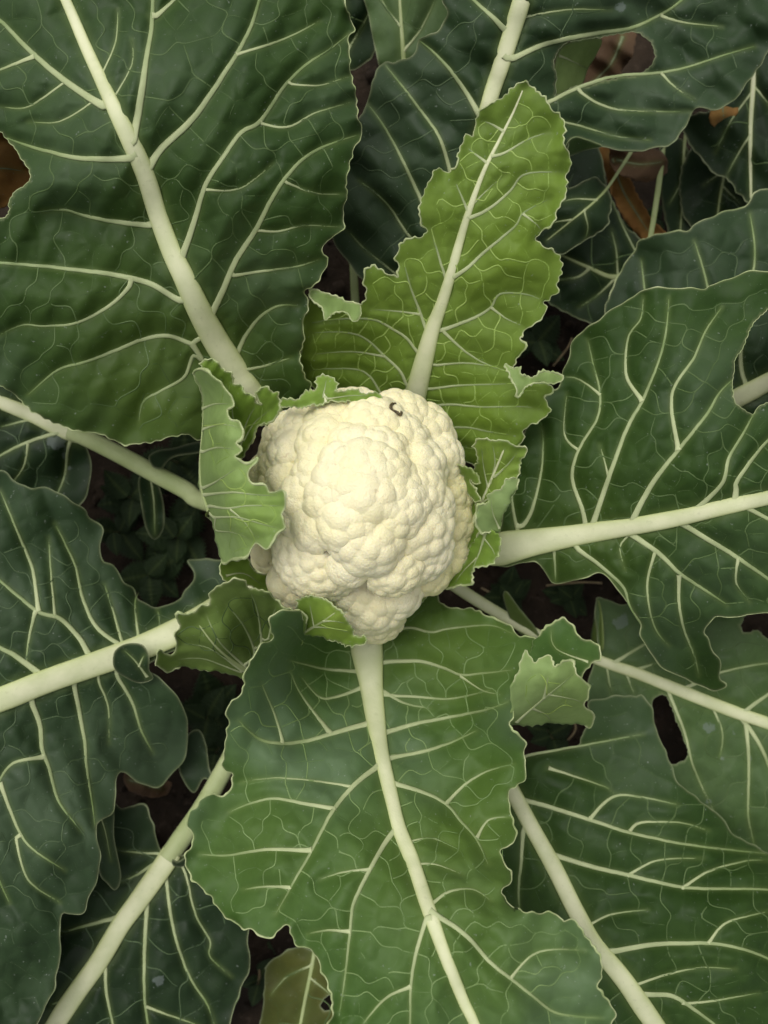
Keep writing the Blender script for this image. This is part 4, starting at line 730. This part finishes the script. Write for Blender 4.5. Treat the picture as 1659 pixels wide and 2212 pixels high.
def curd_z(x, y):
    rho = np.hypot((x - CC[0]) / CRX, (y - CC[1]) / CRY)
    return .272 - .078 * np.minimum(rho, 1.25) ** 2.2
def curd_n(x, y, e=6.):
    P = W([(x, y), (x + e, y), (x, y + e)], [curd_z(x, y), curd_z(x + e, y), curd_z(x, y + e)])
    n = np.cross(P[2] - P[0], P[1] - P[0]); n /= np.linalg.norm(n); return P[0], n if n[2] > 0 else -n
bm = bmesh.new(); bmesh.ops.create_icosphere(bm, subdivisions=6, radius=1); bm.verts.ensure_lookup_table()
SV = np.array([v.co[:] for v in bm.verts]); SF = np.array([[v.index for v in f.verts] for f in bm.faces]); bm.free()
keep = SV[:, 2] > .40; fm = keep[SF].all(1); SF = SF[fm]; us = np.unique(SF); mp = np.zeros(len(SV), int); mp[us] = np.arange(len(us)); SV = SV[us]; SF = mp[SF]
def fib(n, zmin, r):
    i = np.arange(n) + .5; z = 1 - i / n * (1 - zmin); a = i * 2.399963 + r.uniform(0, 6.28); s = np.sqrt(1 - z * z)
    p = np.stack([s * np.cos(a), s * np.sin(a), z], 1) + r.normal(0, .35 / math.sqrt(n), (n, 3)); return p / np.linalg.norm(p, axis=1)[:, None]
def floret(c, n, rad, low, r):
    D = SV; a1 = r.uniform(.0040, .0060) / rad; k1 = int(1.7 / a1 ** 2 * .80); n1 = fib(k1, .15, r)
    rb = rad * a1 * r.uniform(1.38, 2.15, k1); cb = rad - rb * r.uniform(.93, 1.04, k1)
    dot = D @ n1.T
    disc = rb[None] ** 2 - (cb[None] ** 2) * (1 - dot ** 2)
    R = np.where((disc > 0) & (dot > 0), cb[None] * dot + np.sqrt(np.maximum(disc, 0)), 0).max(1); R = np.maximum(R, rad * (1 - .36 * a1))
    a2 = .00098 / rad; n2 = fib(int(1.7 / a2 ** 2 * .7), .15, r); r2 = a2 * 1.5
    d2 = np.sqrt(np.maximum(2 - 2 * (D @ n2.T).max(1), 0))
    R += .00034 * np.sqrt(np.maximum(1 - (d2 / r2) ** 2, 0))
    zz = Vector(n).to_track_quat('Z', 'Y').to_matrix(); A = np.array(zz)
    sq = D * R[:, None] @ A.T
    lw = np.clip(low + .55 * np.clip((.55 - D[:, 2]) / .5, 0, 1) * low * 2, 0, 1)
    return c + sq, lw
core = []
th_, ph_ = np.meshgrid(np.linspace(0, math.pi, 24), np.linspace(0, 2 * math.pi, 40, endpoint=False), indexing='ij')
c0 = W([CC], .195)[0]
core = np.stack([.046 * np.sin(th_) * np.cos(ph_), .054 * np.sin(th_) * np.sin(ph_), .050 * np.cos(th_)], 2).reshape(-1, 3) + c0 - base
ii = np.arange(23)[:, None] * 40; jj = np.arange(40)[None]; cf = np.stack([ii + jj, ii + 40 + jj, ii + 40 + (jj + 1) % 40, ii + (jj + 1) % 40], 2).reshape(-1, 4)
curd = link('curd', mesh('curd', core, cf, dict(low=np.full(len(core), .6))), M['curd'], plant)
FL = [(450,440,95),(375,500,80),(525,545,70),(590,385,88),(650,275,105),(500,310,90),(400,360,75),(830,315,110),(720,395,78),(865,430,85),(790,525,105),(680,480,82),(610,665,85),(480,665,80),(470,750,82),(695,775,92),(795,650,98),(920,600,95),(1040,500,95),(1040,620,82),(960,370,92),(1070,330,100),(1140,450,85),(965,265,90),(800,865,118),(545,930,150),(930,725,92),(1045,800,115),(1070,905,95),(930,985,88),(1090,690,85),(785,1120,140),(920,1095,92),(315,920,72),(830,1210,90),(440,1060,88),(680,1085,82),(385,800,72),(540,800,70),(640,560,70),(740,240,80),(360,430,70),(700,990,60),(345,600,70),(370,680,75),(410,580,70),(300,520,60),(880,520,80),(980,680,80),(730,600,80),(560,460,70)]
OUT = [(1190,620,95),(1200,760,110),(1185,900,100),(1100,1000,80),(480,1130,80),(300,600,70),(330,720,70),(870,1180,70),(560,240,80),(1110,400,70)]
rc = np.random.default_rng(21); tops = []
for kind, lst in ((0, FL), (1, OUT)):
    for a, b, rr in lst:
        kx = .955 if not kind else .97; x, y = cz([(a, b)])[0]; x = CC[0] + (x - CC[0]) * kx; y = CC[1] + (y - CC[1]) * (kx if b < 1000 else 1); sp_, nn = curd_n(x, y)
        if kind: sp_ = sp_ - np.array([0, 0, .006])
        if (a, b) in ((785,1120),(830,1210),(920,1095),(680,1085),(315,920)): sp_ = sp_ - np.array([0, 0, .010]); nn = nn * .7 + np.array([0, 0, .3]); nn /= np.linalg.norm(nn)
        if (a, b) == (545,930): nn = nn * .6 + np.array([0, 0, .4]); nn /= np.linalg.norm(nn)
        s = rr * .4883 * K * (ZC - sp_[2]) * (1.7 if (kind or rr >= 118 or b > 1000 or a < 400) else 1.95)
        sp_ = sp_ + nn * rc.uniform(-.001, .0015)
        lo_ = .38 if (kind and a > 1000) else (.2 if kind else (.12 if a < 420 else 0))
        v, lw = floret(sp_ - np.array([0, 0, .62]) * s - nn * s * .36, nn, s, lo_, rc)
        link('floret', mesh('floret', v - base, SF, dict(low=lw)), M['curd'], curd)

# ------------------------------------------------------------------ caterpillar on the head
M['larva'] = plain_mat('caterpillar_skin', (.012, .009, .005), (.16, .12, .05), 1100, .5, 0, .4, .0004)
path = catmull([(*q, 0) for q in cz([(918,238),(905,240),(899,252),(905,266),(918,272),(930,278),(938,288),(946,282),(944,270)])], 1.0)[:, :2]
bp = W([path.mean(0)], .25)[0]
hz = []
dg = bpy.context.evaluated_depsgraph_get()
bpy.context.view_layer.update(); dg = bpy.context.evaluated_depsgraph_get()
def hit_z(x, y):
    d = Vector(W([(x, y)], 0.0)[0]) - Vector((0, 0, ZC)); d.normalize()
    ok, loc, *_ = scene.ray_cast(dg, Vector((0, 0, ZC)), d)
    return loc.z if ok else 0.0
hz = np.array([hit_z(*q) for q in path]); hz = np.convolve(np.pad(hz, 6, 'edge'), np.ones(13) / 13, 'valid')
C3 = W(path, hz + .0009); C3[:, 2] += .0012 * np.sin(np.linspace(0, math.pi * 2, len(C3))) ** 2
tt = np.linspace(0, 1, len(C3)); rad = .00085 * np.clip(np.minimum(tt * 9, (1 - tt) * 9) + .35, 0, 1) * (1 + .16 * np.sin(tt * 2 * math.pi * 11))
v, f = sweep(C3, np.tile([0., 0, 1], (len(C3), 1)), rad, rad, rad, 10)
root = C3.mean(0)
lar = empty('caterpillar', root, label='tiny dark brown curled caterpillar on the rim of the cauliflower head', category='caterpillar')
link('body', mesh('body', v - root, f), M['larva'], lar)
bm = bmesh.new(); bmesh.ops.create_icosphere(bm, subdivisions=2, radius=.00095); me = bpy.data.meshes.new('head'); bm.to_mesh(me); bm.free()
hd = link('head', me, M['larva'], lar); hd.location = C3[0] - root

# ------------------------------------------------------------------ the neighbouring plant behind
nb = W([(1560, -150)], .05)[0]; nb[2] = 0
neigh = empty('brassica_plant', nb, label='neighbouring dark brassica plant behind the leaf with the large hole', category='brassica plant')
def nleaf(outline, ctrl, mat, **kw):
    global seed; seed += 1
    return blade('leaf', neigh, nb, outline, ctrl, mat, seed=seed, **kw)
zs = np.linspace(-.01, .07, 8); th = .010 + 0 * zs
v, f = sweep(np.stack([0 * zs, 0 * zs, zs], 1), np.tile([1., 0, 0], (8, 1)), th, th, th, 12)
link('stem', mesh('stem', v, f), M['petiole'], neigh)
NB = (1560, -150)
nleaf([(1215,330),(1290,320),(1310,400),(1345,480),(1400,540),(1425,650),(1420,720),(1330,725),(1275,697),(1230,678),(1185,650),(1165,600),(1150,500),(1170,400)], [(*NB,.05),(1420,150,.06),(1330,420,.08),(1250,600,.085),(1180,560,.08),(1400,650,.08),(1230,680,.075)], 'shade',
  midrib=[(*NB,16),(1480,60,15),(1440,250,13),(1420,420,12),(1390,560,11),(1330,598,10),(1270,577,7),(1210,550,4)], midmat='petiole', veins=[([(1270,583),(1245,600),(1195,606)],5),([(1335,598),(1330,540),(1320,495)],4),([(1330,600),(1290,640),(1250,665)],4),([(1385,565),(1355,510),(1320,430)],4)], teeth=(2,25), rim='rim_d', rimw=2.5, net=.7)
nleaf([(1219,400),(1230,408),(1255,395),(1282,384),(1302,398),(1312,410),(1321,435),(1315,465),(1310,485),(1285,505),(1255,525),(1210,548),(1180,537),(1157,515),(1150,460),(1185,405)], [(*NB,.05),(1420,150,.08),(1282,386,.125),(1320,440,.12),(1200,540,.125),(1180,430,.13),(1260,460,.135)], 'shade',
  midrib=[(*NB,12),(1480,60,11),(1400,260,9),(1330,380,7),(1290,430,5),(1230,480,3.5),(1180,520,2)], midmat='petiole', veins=[([(1290,432),(1240,430),(1200,440)],3.5),([(1262,455),(1270,490),(1265,515)],3.5),([(1235,475),(1200,480),(1165,490)],3)], teeth=(2.5,28), rim='rim_d', rimw=3, net=.6)
nleaf([(1480,255),(1490,310),(1520,345),(1545,375),(1575,388),(1600,420),(1640,445),(1720,400),(1760,250),(1720,80),(1660,60),(1600,190),(1540,240)], [(*NB,.05),(1640,40,.10),(1622,280,.10),(1490,300,.085),(1740,250,.10),(1640,440,.085)], 'shade',
  midrib=[(*NB,16),(1610,-20,14),(1628,130,11),(1621,280,9),(1622,430,5)], veins=[([(1624,200),(1580,260),(1545,330)],4),([(1622,290),(1590,340),(1570,380)],4),([(1624,180),(1670,240),(1710,320)],4)], teeth=(3,22), rim='rim_d', rimw=3, net=.7)
nleaf([(1425,325),(1470,300),(1500,360),(1515,430),(1500,490),(1455,525),(1432,440)], [(*NB,.05),(1500,150,.06),(1440,330,.07),(1500,480,.05),(1440,500,.05)], 'shade', midrib=[(*NB,12),(1510,100,10),(1480,300,7),(1475,420,4),(1468,515,2)], midmat='petiole', veins=[([(1478,340),(1500,390)],3),([(1478,380),(1445,440)],3)], teeth=(2,25), rim=None, net=0)

nleaf([(1495,320),(1540,345),(1600,390),(1640,470),(1600,520),(1530,510),(1480,470),(1470,390)], [(*NB,.05),(1570,100,.05),(1500,330,.06),(1620,480,.05),(1490,470,.05),(1550,410,.065)], 'shade', midrib=[(*NB,12),(1590,100,10),(1570,330,7),(1555,430,5),(1545,505,2)], midmat='petiole', veins=[([(1565,370),(1520,400)],3),([(1560,400),(1600,440)],3)], teeth=(3,22), rim='rim_d', rimw=2, net=.7, netmat='net_b')

# ------------------------------------------------------------------ withered leaves on the soil
M['dry'] = leaf_mat('dead_leaf_brown', (.24, .115, .03), (.34, .19, .05), young=(.40, .26, .07), bloom=(.34, .20, .09), bloom_amt=.5, trans=.12, vein=(.4, .28, .13), edge=(.2, .1, .04), rough=.8)
M['dryp'] = leaf_mat('dead_leaf_grey', (.085, .048, .022), (.13, .08, .042), young=(.3, .2, .1), bloom=(.15, .10, .06), bloom_amt=.5, trans=.1, vein=(.4, .3, .2), edge=(.2, .12, .07), rough=.8)
def dead(outline, z, mat, label, veins=(), mid=None, wob=.008, seed=1, tilt=0.):
    c = np.mean(outline, 0); b = W([c], z)[0]; b[2] = 0.004
    ctrl = [(x, y, z + tilt * (x - c[0]) * K * .5 + .5 * wob * math.sin(x * .05 + y * .03 + seed)) for x, y in outline[::2]] + [(*c, z + .006)]
    return blade('dead_leaf', None, b, outline, ctrl, mat, veins=veins, midrib=mid, teeth=(3, 18), ruffle=(.0025, 36, 22), quilt=.004, net=0, rim=None, seed=seed, wob=wob, g=5, veinmat='rim_d', midmat='dryrib',
                 props=dict(label=label, category='dead leaf', group='withered leaves among the plants')), b
M['dryrib'] = plain_mat('dead_rib', (.36, .26, .12), (.45, .33, .17), 50, .7)
for args in [([(1295,322),(1330,318),(1352,345),(1362,390),(1385,440),(1412,480),(1440,512),(1400,520),(1370,500),(1340,455),(1318,400)], .055, 'dry', 'long golden brown withered leaf hanging under the holed leaf', [([(1320,335),(1350,420),(1400,500)],5)], 3),
             ([(1318,325),(1360,330),(1410,322),(1440,340),(1435,375),(1400,392),(1365,385),(1330,370)], .072, 'dryp', 'crumpled pinkish grey withered leaf beside the golden brown one', [([(1330,345),(1380,355),(1430,350)],4)], 4),
             ([(1290,85),(1330,70),(1370,72),(1368,110),(1345,150),(1335,190),(1290,200),(1258,190),(1262,150),(1280,120)], .06, 'dryp', 'crumpled brown withered leaf seen through the large leaf hole', [([(1345,80),(1320,140),(1275,185)],5)], 5),
             ([(-120,280),(-20,270),(30,310),(45,350),(75,380),(60,420),(20,440),(-60,470),(-140,400)], .165, 'dry', 'orange brown withered leaf seen through the notch of the upper left leaf', [([(-100,370),(0,365),(50,370)],5)], 6),
             ([(1545,225),(1580,205),(1600,200),(1590,250),(1560,285),(1535,260)], .09, 'dry', 'small rusty withered leaf scrap beside the tall thin stalk', [([(1560,220),(1565,270)],3)], 7),
             ([(270,1670),(320,1690),(365,1690),(360,1715),(310,1720),(275,1700)], .03, 'dryp', 'dull pink withered leaf on the soil beside the pale petiole', [([(280,1685),(350,1705)],3)], 8)]:
    o_, b_ = dead(args[0], args[1], args[2], args[3], args[4], seed=args[5])
    o_.location = b_

# ------------------------------------------------------------------ weeds in the gaps
M['weed'] = leaf_mat('weed_green', (.016, .034, .009), (.026, .048, .013), young=(.05, .08, .015), bloom_amt=.1, trans=.2, vein=(.08, .12, .04))
M['weedstem'] = plain_mat('weed_stem', (.05, .06, .02), (.08, .08, .03), 60, .6)
def weed_leaf_mesh():
    n, m = 25, 9; V = []; 
    for i in range(n):
        t = i / (n - 1); w = .42 * math.sin(math.pi * t ** .75) ** .9 * (1 - .25 * t) + .004
        w *= 1.12 if i % 2 else .80
        for j in range(m):
            s = j / (m - 1) * 2 - 1
            V.append((s * w, t, .10 * math.sin(t * 2.6) - .12 * s * s * w - .018 * math.cos(i * 2.1 + abs(s) * 2) * (1 - abs(s)) + .06 * abs(s) * w))
    V = np.array(V); q = (np.arange(n - 1)[:, None] * m + np.arange(m - 1)[None]).ravel()
    F = np.stack([q, q + 1, q + m + 1, q + m], 1); s = np.tile(np.abs(np.linspace(-1, 1, m)), n)
    return mesh('weed_leaf', V, F, dict(vein=np.clip(1 - s * 4, 0, 1), edge=np.zeros(len(V)), young=np.zeros(len(V)), spot=np.zeros(len(V))))
WL = weed_leaf_mesh(); WL.materials.append(M['weed'])
def weed(px, h, nl, size, label, seed, lean=(0, 0)):
    r = random.Random(seed); b = W([px], .03)[0]; b[2] = 0
    e = empty('weed_plant', b, label=label, category='weed', group='weeds in the gaps between the leaves')
    zs = np.linspace(-.005, h, 10); C = np.stack([lean[0] * (zs / h) ** 2 * h, lean[1] * (zs / h) ** 2 * h, zs], 1); rr = np.linspace(.0016, .0008, 10)
    v, f = sweep(C, np.tile([1., 0, 0], (10, 1)), rr, rr, rr, 8); link('stem', mesh('stem', v, f), M['weedstem'], e)
    for i in range(nl):
        t = .35 + .65 * i / max(1, nl - 1); c = C[min(9, int(t * 9))]
        o = link('leaf', WL, None, e); s = size * r.uniform(.7, 1.15) * (1.15 - .45 * t)
        o.location = c; o.scale = (s, s, s); o.rotation_euler = (r.uniform(-.15, .35), r.uniform(-.2, .2), i * 1.571 + (i // 2) * .8 + r.uniform(-.3, .3))
        sm = o.modifiers.new('thickness', 'SOLIDIFY'); sm.thickness = .012; sm.offset = -1
for a in [((300,1075),.06,8,.045,'nettle like weed with toothed leaves under the left petiole',1),((390,1160),.05,8,.04,'low toothed weed beside the folded inner leaf on the left',2),((330,1240),.045,7,.04,'dark toothed weed above the notch of the thick ribbed leaf',3),((250,1150),.035,6,.035,'small toothed weed against the torn edge of the thick ribbed leaf',4),
          ((455,1540),.05,8,.04,'toothed weed in the gap left of the front leaf',5),((470,1620),.04,6,.035,'low weed beside the petiole left of the front leaf',6),((1100,1290),.05,8,.032,'small weed with notched leaves below the right midrib',7),((1230,1290),.04,8,.028,'sprawling weed under the torn lower edge of the right leaf',8),((1190,1590),.04,6,.03,'weed in the dark gap under the curled flap',9),((1160,740),.04,6,.035,'weed in the dark gap right of the light inner leaf',10),((390,1000),.06,6,.04,'weed with toothed leaves just above the left petiole',11),((560,2120),.035,6,.03,'low weed beside the yellowing leaf',12),((1400,480),.04,6,.03,'weed beside the golden brown withered leaf',13)]: weed(*a)
# ------------------------------------------------------------------ dry straws on the soil
M['straw'] = plain_mat('straw', (.20, .15, .08), (.30, .23, .12), 80, .8)
for i, (p0, p1, lb) in enumerate([((1040,1270),(1120,1340),'thin dry straw below the right inner leaf'),((1180,1265),(1300,1260),'thin dry straw beneath the torn edge of the right leaf'),((1225,1600),(1240,1560),'short dry straw in the gap under the curled flap'),((1195,790),(1235,730),'dry straw in the dark gap right of the light inner leaf'),((560,2090),(545,2150),'dry straw beside the yellowing leaf')]):
    a, b = W([p0], .02)[0], W([p1], .03)[0]; tt = np.linspace(0, 1, 12)[:, None]; Cn = a + (b - a) * tt + np.array([.003, .002, .004]) * np.sin(tt * 3.1)
    rr = np.full(12, .0009); v, f = sweep(Cn - Cn[0], np.tile([0., 0, 1], (12, 1)), rr, rr, rr, 7)
    link('straw', mesh('straw', v, f), M['straw'], None, origin=Cn[0], label=lb, category='straw', group='dry straws on the soil')
